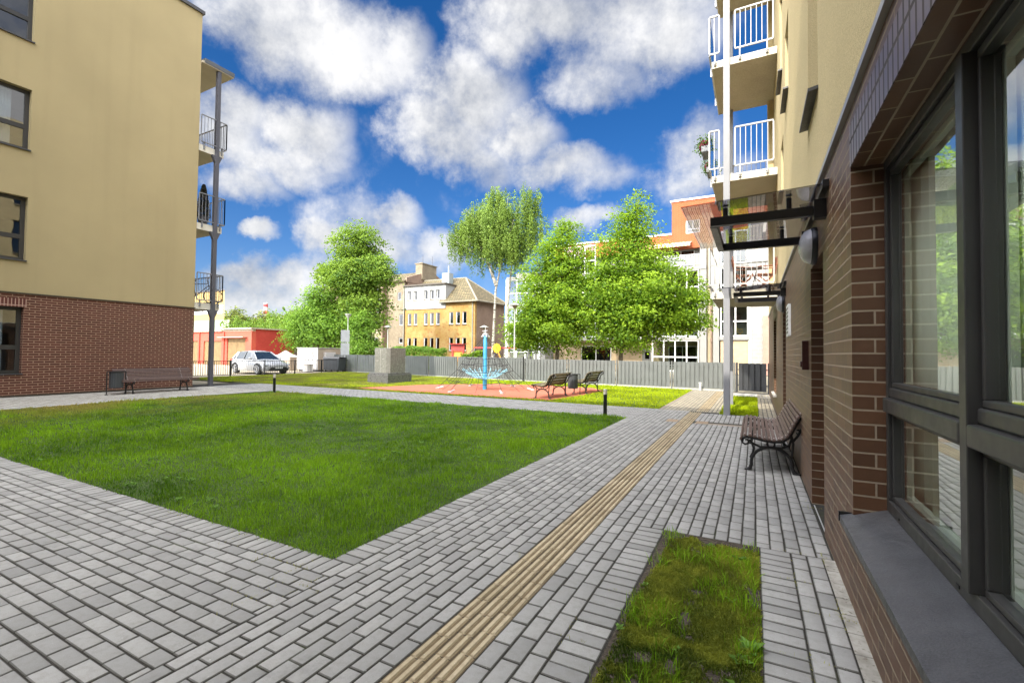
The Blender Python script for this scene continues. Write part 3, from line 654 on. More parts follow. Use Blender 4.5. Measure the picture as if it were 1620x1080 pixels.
def canopy(dy, dz=0.):
    z = dz; q = MB()
    gl = MB(); gl.add([(.50, 4.24+dy, 2.800+z), (.50, 5.98+dy, 2.800+z), (-.565, 5.98+dy, 2.755+z), (-.565, 4.24+dy, 2.755+z), (.50, 4.24+dy, 2.812+z), (.50, 5.98+dy, 2.812+z), (-.565, 5.98+dy, 2.767+z), (-.565, 4.24+dy, 2.767+z)],
        [(0, 1, 2, 3), (7, 6, 5, 4), (0, 4, 5, 1), (1, 5, 6, 2), (2, 6, 7, 3), (3, 7, 4, 0)])
    c = fix_normals(gl.build('canopy_glass', G_CAN, None))
    q.box(.47, XW+.01, 4.22+dy, 6.0+dy, 2.775+z, 2.835+z); q.box(.43, XW+.01, 4.38+dy, 4.48+dy, 2.585+z, 2.735+z); q.box(.43, XW+.01, 5.46+dy, 5.56+dy, 2.585+z, 2.735+z)
    for y0 in (4.40, 5.48): q.box(-.34, .44, y0+dy, y0+.06+dy, 2.612+z, 2.688+z)
    q.box(-.345, -.285, 4.462+dy, 5.478+dy, 2.61+z, 2.686+z)
    for y0 in (4.43, 5.51):
        for x0 in (-.22, .26): q.tube([(x0, y0+dy, 2.68+z), (x0, y0+dy, 2.70+z+.075+.042*(x0-.0))], .020, 12)
    f = q.build('canopy', M_BLACK, rb, bevel=.003); wparent(c, f); c.matrix_parent_inverse = Matrix.Identity(4)
    for y0 in (4.43, 5.51):
        for x0 in (-.22, .26): MB().lathe((x0, y0+dy, 2.80+z-.045*(.5-x0)/1.06), [(.028, .014), (.028, .022), (.01, .026)], 12).build('bolt', M_GREYP, f, smooth=True)
canopy(0); canopy(5.28, -.02)

def railing(q, p0, p1, zb, zt, step=.125, r=.008, tr=.018, ends=True):
    p0, p1 = Vector((*p0, 0)), Vector((*p1, 0)); L_ = (p1-p0).length; d = (p1-p0)/L_
    sx, sy = abs(d.y)*tr+abs(d.x)*tr*.0, abs(d.x)*tr
    for z in (zb, zt):
        a = p0+Vector((-sx-(0 if abs(d.x) < .5 else 0), -sy, z-tr)); b_ = p1+Vector((sx, sy, z+tr)); q.box(min(a.x, b_.x), max(a.x, b_.x), min(a.y, b_.y), max(a.y, b_.y), z-tr, z+tr)
    n = max(1, round(L_/step))
    for i in range(0 if ends else 1, n+1 if ends else n):
        p = p0+d*(L_*i/n); w = tr*.92 if i in (0, n) else r
        q.box(p.x-w, p.x+w, p.y-w, p.y+w, zb+tr, zt-tr)
def right_balcony(zd):
    q = MB(); q.box(-.93, XW, 12.74, 15.3, zd-.15, zd); b_ = q.build('balcony', M_CONC, rb)
    q = MB(); q.box(-.945, XW-.002, 12.722, 12.739, zd-.165, zd+.012); q.box(-.947, -.9305, 12.7395, 15.3, zd-.165, zd+.012); q.build('deck_edge', M_CONCL, b_)
    q = MB(); railing(q, (-.41, 12.66), (.43, 12.66), zd+.18, zd+1.15); railing(q, (-1.0, 12.66), (-.77, 12.66), zd+.18, zd+1.15); railing(q, (-1.0, 12.70), (-1.0, 15.28), zd+.18, zd+1.15)
    railing(q, (-.9, 15.26), (.43, 15.26), zd+.18, zd+1.15)
    for x in (-.87, -.3, .3):
        q.box(x-.014, x+.014, 12.64, 12.67, zd-.10, zd+.17)
        for dz in (-.09, -.03): q.box(x-.035, x+.035, 12.69, 12.722, zd+dz-.014, zd+dz+.014)
        q.tube([(x, 12.73, zd-.06), (x, 12.63, zd-.06)], .016, 8)
    for y in (13.2, 14.8): q.box(-1.014, -.95, y-.014, y+.014, zd-.1, zd+.17)
    q.build('railing', M('light_grey_steel', (.42, .42, .42), .45, var=.06), b_)
    q = MB(); q.box(-.985, -.978, 12.75, 15.25, zd+.22, zd+1.10); q.build('railing_glass', G_TINT, b_)
    return b_
for zd in (3.07, 6.03, 9.0, 12.0): right_balcony(zd)
M_LCOL = M('column_grey', (.235, .24, .26), .5, var=.05)
q = MB(); q.box(-.675, -.525, 12.66, 12.80, -.05, 15); q.build('column', M_LCOL, rb, bevel=.006)
q = MB(); q.box(-.675, -.545, 15.14, 15.28, -.05, 15); q.build('column', M_LCOL, rb, bevel=.006)
q = MB(); q.box(.36, XW, 15.08, 15.295, 3.07, 15); q.build('pier', M_STUC_R, rb)

def geraniums(x, y, z, yaw=0):
    t = wthing('flower_box', 'grey planter of pink geraniums hung outside the second balcony railing on the right', 'flower box', (x, y, z), 'flower boxes on the right balcony')
    q = MB(); q.box(x-.09, x+.09, y-.3, y+.3, z-.16, z); q.build('box', M('planter_grey', (.24, .25, .27), .7), t, bevel=.01)
    r = np.random.RandomState(int(y*10)); n = 900; c = r.normal(0, 1, (n, 3))*[.10, .19, .09]+[x-.02, y, z+.09]; s = .022
    a = r.normal(0, 1, (n, 3)); a /= np.linalg.norm(a, axis=1)[:, None]; b2 = np.cross(a, r.normal(0, 1, (n, 3))); b2 /= np.linalg.norm(b2, axis=1)[:, None]
    V = np.stack([c-a*s, c+b2*s, c+a*s, c-b2*s], 1).reshape(-1, 3); F = np.arange(n)[:, None]*4+np.array([[0, 1, 2, 3]])
    o = np_mesh('leaves', V, F, leaf_mat('geranium_leaf', (.04, .08, .02), (.14, .26, .05)), np.repeat(r.rand(n), 4)); wparent(o, t)
    n = 420; u = r.normal(0, 1, (n, 3)); u /= np.linalg.norm(u, axis=1)[:, None]; c = u*[.13, .28, .14]+[x-.03, y, z+.08]
    a = r.normal(0, 1, (n, 3)); a /= np.linalg.norm(a, axis=1)[:, None]; b2 = np.cross(a, r.normal(0, 1, (n, 3))); b2 /= np.linalg.norm(b2, axis=1)[:, None]; s = .02
    V = np.stack([c-a*s, c+b2*s, c+a*s, c-b2*s], 1).reshape(-1, 3); F = np.arange(n)[:, None]*4+np.array([[0, 1, 2, 3]])
    o = np_mesh('flowers', V, F, leaf_mat('geranium_petal', (.30, .02, .10), (.62, .08, .22)), np.repeat(r.rand(n), 4)); wparent(o, t); return t
t = geraniums(-1.13, 13.25, 6.98); t['label'] = 'grey planter of pink geraniums on the right balcony railing, higher and nearer of the two'
t = geraniums(-1.13, 14.75, 6.98); t['label'] = 'grey planter of pink geraniums on the right balcony railing, farther and lower of the two'

def folding_chair(x, y, z, rz, m, name='balcony_chair'):
    t = thing(name, '', 'chair', (x, y, z), rz)
    q = MB()
    for i in range(5): q.box(-.2, .2, -.2+i*.082, -.2+i*.082+.06, .43, .45)
    q.build('seat', m, t); q = MB()
    for i in range(5): q.box(-.2, .2, .21+i*.012, .225+i*.012, .52+i*.075, .57+i*.075)
    q.build('backrest', m, t); q = MB()
    for s in (-.2, .2):
        q.tube([(s, -.2, 0), (s, .2, .44), (s, .28, .92)], .014, 6); q.tube([(s, .26, 0), (s, -.2, .43)], .014, 6); q.tube([(s, -.2, .62), (s, .24, .64)], .014, 6)
    q.build('frame', m, t); return t
M_TEAK = M('teak_wood', (.30, .11, .06), .6, var=.25, scale=9)
tag(folding_chair(-.22, 13.15, 3.07, R(95), M_TEAK), 'brown wooden folding chair on the lowest right balcony, left of the small table', 'chair')
tag(folding_chair(.24, 13.15, 3.07, R(-80), M_TEAK), 'brown wooden folding chair on the lowest right balcony, right of the small table', 'chair')
t = thing('balcony_table', 'small round dark table between two wooden chairs on the lowest right balcony', 'table', (.02, 13.25, 3.07))
MB().lathe((0, 0, .62), [(.20, 0), (.20, .02)], 24).build('tabletop', M_DGREY, t)
q = MB()
for k in range(3): a = k*2.1; q.tube([(.16*math.cos(a), .16*math.sin(a), 0), (-.1*math.cos(a), -.1*math.sin(a), .62)], .01, 6)
q.build('legs', M_DGREY, t)

# ------------------------------------------------------------------ left apartment block
XL = -19.6
lb = wthing('apartment_block', 'yellow rendered apartment block with a red brown brick base and end balconies, on the left', 'building', (-24.5, -2, 0))
cols_ = [(3.85, 5.50), (-1.5, .15), (-6.8, -5.2)]
lz = [(.70, 2.70), (4.12, 6.05), (7.50, 9.36), (10.85, 12.72)]
q = MB(); wallx(q, XL-.36, XL+.012, -14, 10.31, -.1, 3.10, [(a, b_, *lz[0]) for a, b_ in cols_]); q.build('brick_base', M_BRK_L, lb)
for a, b_ in cols_: MB().box(XL, XL+.016, a-.06, b_+.06, 2.702, 2.95).build('soldier_course', M_BRK_LS, lb)
q = MB(); wallx(q, XL-.36, XL, -14, 10.3, 3.102, 14.93, [(a, b_, *z_) for a, b_ in cols_ for z_ in lz[1:]])
wally(q, 9.95, 10.3, -29.5, XL-.361, -.1, 14.93, [(-22.3, -20.4, z_+.02, z_+2.2) for z_ in (3.35, 6.54, 9.70)]); q.box(-29.5, XL-.361, -14, -13.7, -.1, 14.93); q.box(-29.5, -29.2, -13.69, 9.94, -.1, 14.93); q.box(-29.2, XL-.362, -13.69, 9.94, 14.7, 14.92)
q.build('render_wall', M_STUC_L, lb)
q = MB(); q.box(-29.6, XL+.07, -14.1, 10.37, 14.932, 15.06); q.build('roof_edge', M('roof_flashing', (.10, .10, .105), .5, .3), lb)
q = MB(); q.box(XL-.01, XL+.05, -14, 10.33, 3.101, 3.135); q.box(XL+.011, XL+.03, -14, 10.33, -.1, .05); q.build('base_flashing', M('brown_flashing', (.06, .05, .035), .5), lb)
for a, b_ in cols_:
    for k, (za, zb) in enumerate(lz):
        q = MB(); x0 = XL-.17; wallx(q, x0-.07, x0, a, b_, za, zb, [(a+.1, b_-.1, za+.09, zb-.1)]); zt = za+.66 if k else za+.72; q.box(x0-.07, x0+.004, a+.1, b_-.1, zt, zt+.13)
        w = q.build('window', M_ANTH, lb); q = MB(); q.box(x0-.045, x0-.035, a+.1, b_-.1, za+.09, zb-.1); q.build('pane', glass_mat('far_glass', (.75, .8, .85), 1.3, .16), w)
        q = MB(); q.box(XL-.17, XL+.05, a-.02, b_+.02, za-.035, za); q.build('sill', M_SILL, w)
        if k in (0, 2):
            q = MB(); n = 40
            for i in range(n): y_ = a+.1+(b_-a-.45)*i/n; q.box(x0-.16-.02*(i % 2), x0-.14-.02*(i % 2), y_, y_+(b_-a-.45)/n, za+.1, zb-.1)
            q.build('blind', M('net_curtain', (.62, .62, .56), .9), w)
q = MB(); q.box(-25, -19.99, -8, 9.9, 0, .1); q.box(-25.1, -25, -8, 9.9, .1, 14.5)
for z_ in (3.3, 6.5, 9.7): q.box(-25, -19.99, -8, 9.9, z_-.2, z_)
q.build('room', M('beige_room', (.34, .30, .22), .9), lb)
for k, zd in enumerate((3.35, 6.54, 9.70)):
    q = MB(); q.box(-22.6, XL-.05, 10.31, 11.28, zd-.24, zd); b_ = q.build('balcony', M_CONC, lb)
    q = MB(); q.box(XL-.049, XL-.03, 10.32, 11.29, zd-.25, zd+.01); q.build('deck_edge', M_CONCL, b_)
    q = MB(); railing(q, (XL+.03, 10.36), (XL+.03, 11.36), zd+.12, zd+1.2); railing(q, (-22.6, 11.36), (XL+.03, 11.36), zd+.12, zd+1.2)
    for y_ in (10.5, 11.2): q.box(XL-.03, XL+.02, y_-.02, y_+.02, zd-.15, zd+.12)
    q.build('railing', M('mid_grey_steel', (.20, .205, .22), .45), b_)
q = MB(); q.box(-22.8, XL+.10, 10.31, 11.55, 12.96, 13.06); q.build('balcony_roof', M_CONC, lb)
q = MB(); q.box(-22.82, XL+.12, 10.38, 11.57, 13.062, 13.17); q.box(XL+.101, XL+.12, 10.38, 11.57, 13.0, 13.061); q.build('roof_flashing', M('roof_flashing2', (.12, .13, .14), .5, .3), lb)
q = MB(); q.box(XL-.09, XL+.05+.02, 10.93, 11.07, -.05, 12.958); q.build('column', M_DGREY, lb, bevel=.006)
q = MB()
for zd in (3.35, 6.54, 9.70): q.prism([(10.80, zd-.26), (11.2, zd-.26), (11.08, zd-.55), (10.92, zd-.55)], XL-.08, XL+.06)
q.build('bracket', M_DGREY, lb)
# things on those balconies
t = wthing('potted_conifer', 'dark columnar conifer in a pot on the middle left balcony', 'plant', (-20.0, 10.75, 6.54))
MB().lathe((-20.0, 10.75, 6.54), [(.14, 0), (.2, .35), (.2, .38)], 16).build('pot', M_DGREY, t, smooth=True)
r = np.random.RandomState(5); n = 2600; hz = r.rand(n); rad = (.26*(1-hz)**.7+.03)*np.sqrt(r.rand(n)); a = r.rand(n)*6.28
c = np.stack([-20.0+rad*np.cos(a), 10.75+rad*np.sin(a), 6.9+hz*1.35], 1); u = r.normal(0, 1, (n, 3)); u /= np.linalg.norm(u, axis=1)[:, None]; u2 = np.cross(u, r.normal(0, 1, (n, 3))); u2 /= np.linalg.norm(u2, axis=1)[:, None]
o = np_mesh('foliage', np.stack([c-u*.035, c+u2*.02, c+u*.035, c-u2*.02], 1).reshape(-1, 3), np.arange(n)[:, None]*4+np.array([[0, 1, 2, 3]]), leaf_mat('conifer_leaf', (.025, .03, .02), (.08, .07, .05), .1), np.repeat(r.rand(n), 4)); wparent(o, t)
t = thing('bicycle', 'dark bicycle parked on the lowest left balcony behind the railing', 'bicycle', (-20.15, 10.75, 3.36), R(70))
for x0 in (-.5, .5):
    q = MB(); q.tube([(x0+.33*math.cos(k*math.pi/14), 0, .34+.33*math.sin(k*math.pi/14)) for k in range(29)], .018, 6)
    for k in range(8): q.tube([(x0, 0, .34), (x0+.33*math.cos(k*.785), 0, .34+.33*math.sin(k*.785))], .003, 4)
    q.build('wheel', M_BLACK, t)
q = MB(); BBp = (-.1, 0, .3); st_ = (-.2, 0, .85); hd = (.32, 0, .85)
for a, b_ in ((BBp, st_), (BBp, (.34, 0, .78)), ((-.19, 0, .78), hd), ((-.5, 0, .34), BBp), ((-.5, 0, .34), (-.19, 0, .78)), (hd, (.5, 0, .34)), (hd, (.28, 0, 1.02))): q.tube([a, b_], .017, 6)
q.build('frame', M_DGREY, t); MB().tube([(-.33, 0, .92), (-.1, 0, .93)], [.06, .02], 8).build('saddle', M_BLACK, t); MB().tube([(.3, -.28, 1.05), (.26, 0, 1.02), (.3, .28, 1.05)], .014, 6).build('handlebar', M_BLACK, t)

# block behind the viewpoint whose shadow covers the lawn
bb = wthing('apartment_block', 'apartment block closing the courtyard behind the viewpoint, shading the lawn', 'building', (-3, -15, 0))
q = MB(); wo = [(x_, x_+1.6, z_, z_+1.8) for x_ in (-17, -12.5, -8, -3.5, 1, 5.5, 10) for z_ in (1, 4.2, 7.4, 10.6, 13.8)]
wally(q, -10.2, -9.8, -21, 14, -.1, 18.5, wo); q.box(-21, 14, -20, -19.7, -.1, 18.5); q.box(-21, -20.7, -19.7, -10.2, -.1, 18.5); q.box(13.7, 14, -19.7, -10.2, -.1, 18.5); q.box(-20.7, 13.7, -19.7, -10.2, 18.2, 18.45); q.build('wall', M_STUC_L, bb)
for (a, b_, za, zb) in wo:
    q = MB(); wally(q, -10.0, -9.93, a, b_, za, zb, [(a+.1, b_-.1, za+.1, zb-.1)]); w_ = q.build('window', M_ANTH, bb); MB().box(a+.1, b_-.1, -9.98, -9.97, za+.1, zb-.1).build('pane', G_DARK, w_)

# ------------------------------------------------------------------ benches
M_IRON = M('cast_iron', (.014, .014, .015), .45, grain=.2)
M_SLAT = M('bench_slat', (.105, .066, .055), .55, var=.3, scale=14, grain=.25)
M_SLATG = M('bench_slat_weathered', (.16, .13, .08), .6, var=.3, scale=14, grain=.25)
M_BOLT = M('bolt_zinc', (.75, .75, .76), .35, .6)
def bench(name, label, loc, rz, length=2.1, slat_w=.042, gap=.013, inset=.12, slat=M_SLAT, group=None, frames=2):
    """local: sitter faces -x, bench runs along y"""
    t = thing(name, label, 'bench', loc, rz, group)
    P = [(-.335, .385), (-.325, .425), (-.285, .448), (-.20, .440), (-.08, .415), (.03, .405), (.12, .420), (.185, .470), (.225, .545), (.265, .635), (.305, .715), (.355, .775), (.415, .795), (.465, .770), (.470, .745)]
    # resample
    pts = [Vector((p[0], 0, p[1])) for p in P]; cum = [0]
    for a, b_ in zip(pts, pts[1:]): cum.append(cum[-1]+(b_-a).length)
    def at(s):
        s = min(max(s, 0), cum[-1])
        for i in range(len(cum)-1):
            if s <= cum[i+1]: f = (s-cum[i])/(cum[i+1]-cum[i]); return pts[i].lerp(pts[i+1], f)
        return pts[-1]
    s = slat_w/2+.005
    while s < cum[-1]-slat_w*.2:
        c = at(s); d = (at(s+.02)-at(s-.02)).normalized(); n = Vector((-d.z, 0, d.x)) ; a = math.atan2(d.z, d.x)
        q = MB(); q.box(-slat_w/2, slat_w/2, -length/2, length/2, 0, .024, mat=Matrix.Translation(c) @ Matrix.Rotation(-a, 4, 'Y'))
        sl_ = q.build('slat', slat, t, bevel=.005)
        q = MB()
        for e in (-1, 1):
            yy = e*(length/2-inset); q.tube([c+n*.020+Vector((0, yy, 0)), c+n*.028+Vector((0, yy, 0))], .007, 8)
        q.build('bolt', M_BOLT, sl_); s += slat_w+gap
    for e in ([-1, 1] if frames == 2 else [-1, 0, 1]):
        y0 = e*(length/2-inset); q = MB()
        def strip(pl, w=.018, h=.018):
            q.tube([(x, y0, z) for x, z in pl], [w*1.2]*len(pl) if not isinstance(w, list) else [v*1.25 for v in w], 8)
        rail = [(p.x+.006, p.z-.022) for p in [at(cum[-1]*i/28) for i in range(29)]]; strip(rail, .017)
        # front and top scrolls
        strip([(-.335, .375), (-.325, .345), (-.295, .325), (-.262, .335), (-.250, .365), (-.268, .388), (-.292, .380)], .011)
        strip([(.470, .735), (.462, .700), (.432, .680), (.402, .695), (.398, .725), (.42, .738)], .011)
        # arch with flared feet
        arch = [(-.255, .0), (-.235, .03), (-.222, .075)]+[(.005-.228*math.cos(k*math.pi/16), .105+.205*math.sin(k*math.pi/16)) for k in range(17)]+[(.232, .075), (.250, .03), (.275, .0)]
        strip(arch, [.030, .020, .017]+[.0165]*17+[.017, .020, .030])
        q.box(-.30, -.215, y0-.028, y0+.028, 0, .018); q.box(.235, .325, y0-.028, y0+.028, 0, .018)
        # ring, S bars between arch and rail, rear stay
        strip([(.0+.042*math.cos(k*math.pi/8), .352+.042*math.sin(k*math.pi/8)) for k in range(17)], .010)
        strip([(-.245, .39), (-.205, .345), (-.12, .305), (0, .312), (.12, .312), (.20, .355), (.225, .43), (.22, .50)], .012)
        strip([(-.215, .345), (-.195, .285), (-.205, .225), (-.235, .16)], .011)
        strip([(.225, .47), (.245, .38), (.235, .28), (.225, .2)], .012)
        strip([(.235, .40), (.285, .47), (.325, .55), (.36, .62), (.405, .69)], .013)
        strip([(.275, .52), (.30, .50), (.318, .53), (.30, .56), (.28, .55)], .008)
        q.build('end_frame', M_IRON, t, smooth=True)
    return t
bench('park_bench', 'brown slatted bench with black cast iron ends against the brick wall on the right', (.19, 7.78, 0), 0, 2.25)
bench('park_bench', 'brown slatted bench against the red brown brick wall of the left building', (-18.35, 8.55, 0), R(180), 2.35, inset=.35)
bench('park_bench', 'slatted bench seen from behind at the rubber surface edge, nearer of the pair', (-6.15, 14.65, .004), 0, 1.75, .085, .018, .14, M_SLATG, 'benches at the playground edge')
bench('park_bench', 'slatted bench seen from behind past the playground bin, farther of the pair', (-5.75, 17.2, .004), 0, 1.75, .085, .018, .14, M_SLATG, 'benches at the playground edge')

def bin_(loc, rz, label):
    t = thing('litter_bin', label, 'litter bin', loc, rz)
    q = MB()
    for s in (-.26, .26):
        q.tube([(s, 0, 0), (s, 0, .74)], .016, 8); q.lathe((s, 0, 0), [(.05, 0), (.03, .02)], 12)
    q.tube([(-.26, 0, .74), (.26, 0, .74)], .016, 8); q.build('stand', M_IRON, t, smooth=True)
    q = MB()
    for k in range(18):
        a = k*math.pi/9; q.box(-.03, .03, .165, .18, .22, .72, mat=Matrix.Rotation(a, 4, 'Z'))
    q.lathe((0, 0, .24), [(.16, 0), (.16, .44)], 24); q.build('bucket', M('bin_grey', (.05, .055, .06), .5), t)
    q = MB(); q.lathe((0, 0, .70), [(.185, 0), (.185, .03), (.17, .035)], 24); q.build('rim', M_IRON, t, smooth=True)
bin_((-18.2, 7.30, 0), R(95), 'black litter bin on a two-legged stand beside the left bench, by the brick wall')
bin_((-5.85, 15.98, .004), R(20), 'grey litter bin standing between the two playground benches')

# bollard lights
def bollard(x, y, label):
    t = thing('bollard_light', label, 'bollard light', (x, y, 0), 0, 'bollard lights on the lawn edge')
    MB().lathe((0, 0, -.02), [(.062, 0), (.062, .02), (.045, .025), (.045, .53)], 20).build('post', M_BLACK, t, smooth=True)
    MB().lathe((0, 0, .51), [(.043, 0), (.043, .095)], 20).build('lens', M('opal_lens', (.66, .60, .50), .3), t, smooth=True)
    MB().lathe((0, 0, .605), [(.046, 0), (.046, .018), (.04, .024)], 20).build('cap', M('pale_cap', (.60, .58, .54), .4), t, smooth=True)
bollard(-3.18, 11.2-.25, 'black bollard light with a pale head at the right end of the lawn edge')
bollard(-15.1, 10.66, 'black bollard light with a pale head at the left end of the lawn edge')

# ------------------------------------------------------------------ playground net climber
t = wthing('climbing_net', 'rope climbing net around a bright blue mast on the red rubber surface', 'climbing frame', (-9.62, 16.04, 0))
cx, cy = -9.62, 16.04
M_BLUE = M('mast_blue', (.05, .30, .52), .35); M_ROPE = M('dark_rope', (.025, .025, .03), .8); M_LROPE = M('light_blue_rope', (.25, .55, .68), .7)
mst = MB().lathe((cx, cy, 0), [(.085, 0), (.085, 2.22), (.06, 2.26)], 20).build('mast', M_BLUE, t, smooth=True)
q = MB(); q.tube([(cx, cy, 2.25), (cx, cy, 2.52)], .02, 8); q.lathe((cx, cy, 2.2), [(.12, 0), (.12, .05), (.08, .07)], 16); q.tube([(cx-.16, cy, 2.36), (cx+.1, cy, 2.38)], .012, 6)
q.build('mast_cap', M('silver_fitting', (.62, .63, .65), .35, .5), mst)
ang = [R(20+60*k) for k in range(6)]
pt = lambda k, r_, z, o=0: Vector((cx+r_*math.cos(R(20+60*k+o)), cy+r_*math.sin(R(20+60*k+o)), z))
q = MB(); rr = .009
for k in range(6):
    top = Vector((cx, cy, 2.2)); a1 = pt(k, .80, 1.28); a2 = pt(k, 1.15, .78); a3 = pt(k, 1.95, .05)
    q.tube([top, a1, a2, a3], rr, 5)
    for f in range(1, 5):
        fr_ = f/5; b1 = a1.lerp(pt(k+1, .80, 1.28), fr_); b2 = a2.lerp(pt(k+1, 1.15, .78), fr_); b1.z -= .06*math.sin(fr_*3.14); b2.z -= .08*math.sin(fr_*3.14)
        q.tube([b1, b2], rr*.8, 4)
    def sag(p, w, s, n=6): return [p.lerp(w, i/n)-Vector((0, 0, s*math.sin(i/n*3.1416))) for i in range(n+1)]
    q.tube(sag(a1, pt(k+1, .80, 1.28), .06), rr, 4); q.tube(sag(a1.lerp(a2, .5), pt(k+1, .98, 1.03), .06), rr, 4); q.tube(sag(a2, pt(k+1, 1.15, .78), .08), rr, 4)
    c1 = a2.lerp(a3, .55); c1b = pt(k+1, 1.59, .38); q.tube(sag(c1, c1b, .12), rr, 4)
    for f in (.25, .5, .75):
        p = c1.lerp(c1b, f)-Vector((0, 0, .1*math.sin(f*3.14))); w = a2.lerp(pt(k+1, 1.15, .78), f)-Vector((0, 0, .07)); q.tube([p, w], rr*.8, 4)
        if f == .5: q.tube([p, pt(k, 1.75, .02, 30)], rr*.8, 4)
q.build('outer_net', M_ROPE, t)
q = MB()
for k in range(24):
    a = k*math.pi/12; q.tube([(cx+.09*math.cos(a), cy+.09*math.sin(a), .42), (cx+.5*math.cos(a), cy+.5*math.sin(a), .52), (cx+.92*math.cos(a), cy+.92*math.sin(a), .78+.06*(k % 2))], .012, 5)
for r_, z_ in ((.45, .50), (.75, .66)): q.tube([(cx+r_*math.cos(k*.2618), cy+r_*math.sin(k*.2618), z_) for k in range(25)], .010, 5)
q.build('inner_net', M_LROPE, t)
for k in range(6):
    a3 = pt(k, 1.95, .0); q = MB(); q.box(a3.x-.06, a3.x+.06, a3.y-.06, a3.y+.06, .0, .05); q.tube([a3+Vector((0, 0, .03)), a3.lerp(Vector((cx, cy, .7)), .12)], .03, 8); q.build('anchor', M('silver_fitting', (0, 0, 0)), t)
q = MB()
for k in range(6):
    a = R(20+60*k); q.tube([(cx+.08*math.cos(a), cy+.08*math.sin(a), 2.22), (cx+.17*math.cos(a), cy+.17*math.sin(a), 2.12)], .022, 6)
q.build('rope_claws', M('silver_fitting', (0, 0, 0)), mst)

# grey box monument
t = wthing('stone_monument', 'grey stone block on a dark stepped plinth at the back of the grass', 'monument', (-15.7, 17.2, 0))
M_ST = M('grey_stone', (.20, .20, .18), .25, var=.12, grain=.04, gs=300, spec=.7); M_STD = M('dark_plinth', (.12, .12, .12), .3, grain=.12, gs=300, spec=.7)
q = MB(); q.prism([(-16.38, 16.4), (-15.1, 16.4), (-15.1, 18.1), (-16.38, 18.1)], -.03, .40, 'z'); q.prism([(-16.33, 16.45), (-15.15, 16.45), (-15.15, 18.05), (-16.33, 18.05)], .40, .47, 'z'); q.build('plinth', M_STD, t, bevel=.02)
q = MB(); q.prism([(-16.24, 16.72), (-16.1, 16.58), (-15.38, 16.58), (-15.24, 16.72), (-15.24, 17.78), (-15.38, 17.92), (-16.1, 17.92), (-16.24, 17.78)], .47, 1.66, 'z'); q.build('block', M_ST, t, bevel=.012)
q = MB(); q.box(-15.745, -15.735, 16.573, 16.579, .50, 1.60); q.box(-16.0, -15.86, 16.574, 16.579, 1.05, 1.065); q.box(-15.64, -15.5, 16.574, 16.579, 1.12, 1.135); q.build('carved_lines', M('pale_line', (.55, .55, .52), .5), t)

# ------------------------------------------------------------------ fences
M_FEN = M('fence_grey_green', (.135, .145, .14), .6, var=.12, scale=2)
M_FEND = M('gate_shade_tone', (.030, .032, .036), .6, var=.15)  # gate: the balconies' shade is put into this dark colour
def board_fence(name, label, p0, p1, h, mat, pitch=.175, bw=.125, bay=2.5, rails=(.32, .86), skirt=True):
    p0, p1 = Vector((*p0, 0)), Vector((*p1, 0)); L_ = (p1-p0).length; d = (p1-p0)/L_
    t = wthing(name, label, 'fence' if 'fence' in name else 'gate', p0); ang_ = math.atan2(d.y, d.x); nb = max(1, round(L_/bay))
    for k in range(nb):
        T = Matrix.Translation(p0+d*(L_*k/nb)) @ Matrix.Rotation(ang_, 4, 'Z'); w = L_/nb; q = MB(); n = int((w-.08)/pitch)
        for i in range(n):
            x_ = .05+(w-.1)*(i+.5)/n; q.box(x_-bw/2, x_+bw/2, -.032, -.018, .07, h-.02*(i % 2)*0, mat=T)
            x2 = x_+(w-.1)/n/2
            if i < n-1: q.box(x2-bw/2, x2+bw/2, .018, .032, .07, h-.01, mat=T)
        q.build('board_panel', mat, t); q = MB()
        for z_ in rails: q.box(.03, w-.03, -.0178, .0178, h*z_-.02, h*z_+.02, mat=T)
        q.build('rail', mat, t)
    for k in range(nb+1):
        T = Matrix.Translation(p0+d*(L_*k/nb)) @ Matrix.Rotation(ang_, 4, 'Z'); q = MB(); q.box(-.03, .03, -.04, .04, 0, h+.02, mat=T); q.build('post', mat, t)
    if skirt:
        T = Matrix.Translation(p0) @ Matrix.Rotation(ang_, 4, 'Z'); q = MB(); q.box(0, L_, -.02, .02, -.02, .068, mat=T); q.build('base_board', M('concrete_base', (.42, .42, .38), .8), t)
    return t
board_fence('board_fence', 'long grey vertical board fence behind the playground and trees', (-10.75, 22.0), (-.72, 21.3), 1.19, M_FEN)
board_fence('board_fence', 'grey board fence running left behind the grey monument and lamp posts', (-10.85, 22.02), (-32.0, 24.9), 1.24, M_FEN)
board_fence('fence_gate', 'shade-toned board gate panel between the right building and its column', (-.62, 20.98), (.52, 20.62), 1.18, M_FEND, .2, .145, 1.2, (.25, .78), False)['label']
q = MB(); q.box(-10.83, -10.77, 21.93, 21.99, 0, 1.3); tag(q.build('fence_end_post', M_BLACK), 'black post where the two board fences meet behind the climbing net', 'post')
q = MB(); q.box(-2.06, -1.98, 21.05, 21.13, 0, .30); q.box(-2.075, -1.965, 21.035, 21.145, .30, .33); tag(q.build('marker_post', M_WHITE, bevel=.004), 'short white marker post at the far end of the paved path', 'post')
t = wthing('metal_railing', 'low black metal railing between the grass and the parked white car', 'railing', (-26, 13.2, 0))
q = MB(); railing(q, (-26, 13.0), (-26, 26.0), .10, .86, .118, .010, .018); q.build('bars', M_BLACK, t)
for k in range(7): q = MB(); q.box(-26.03, -25.97, 13.6+k*2.05-.03, 13.6+k*2.05+.03, -.03, .90); q.build('post', M_BLACK, t)

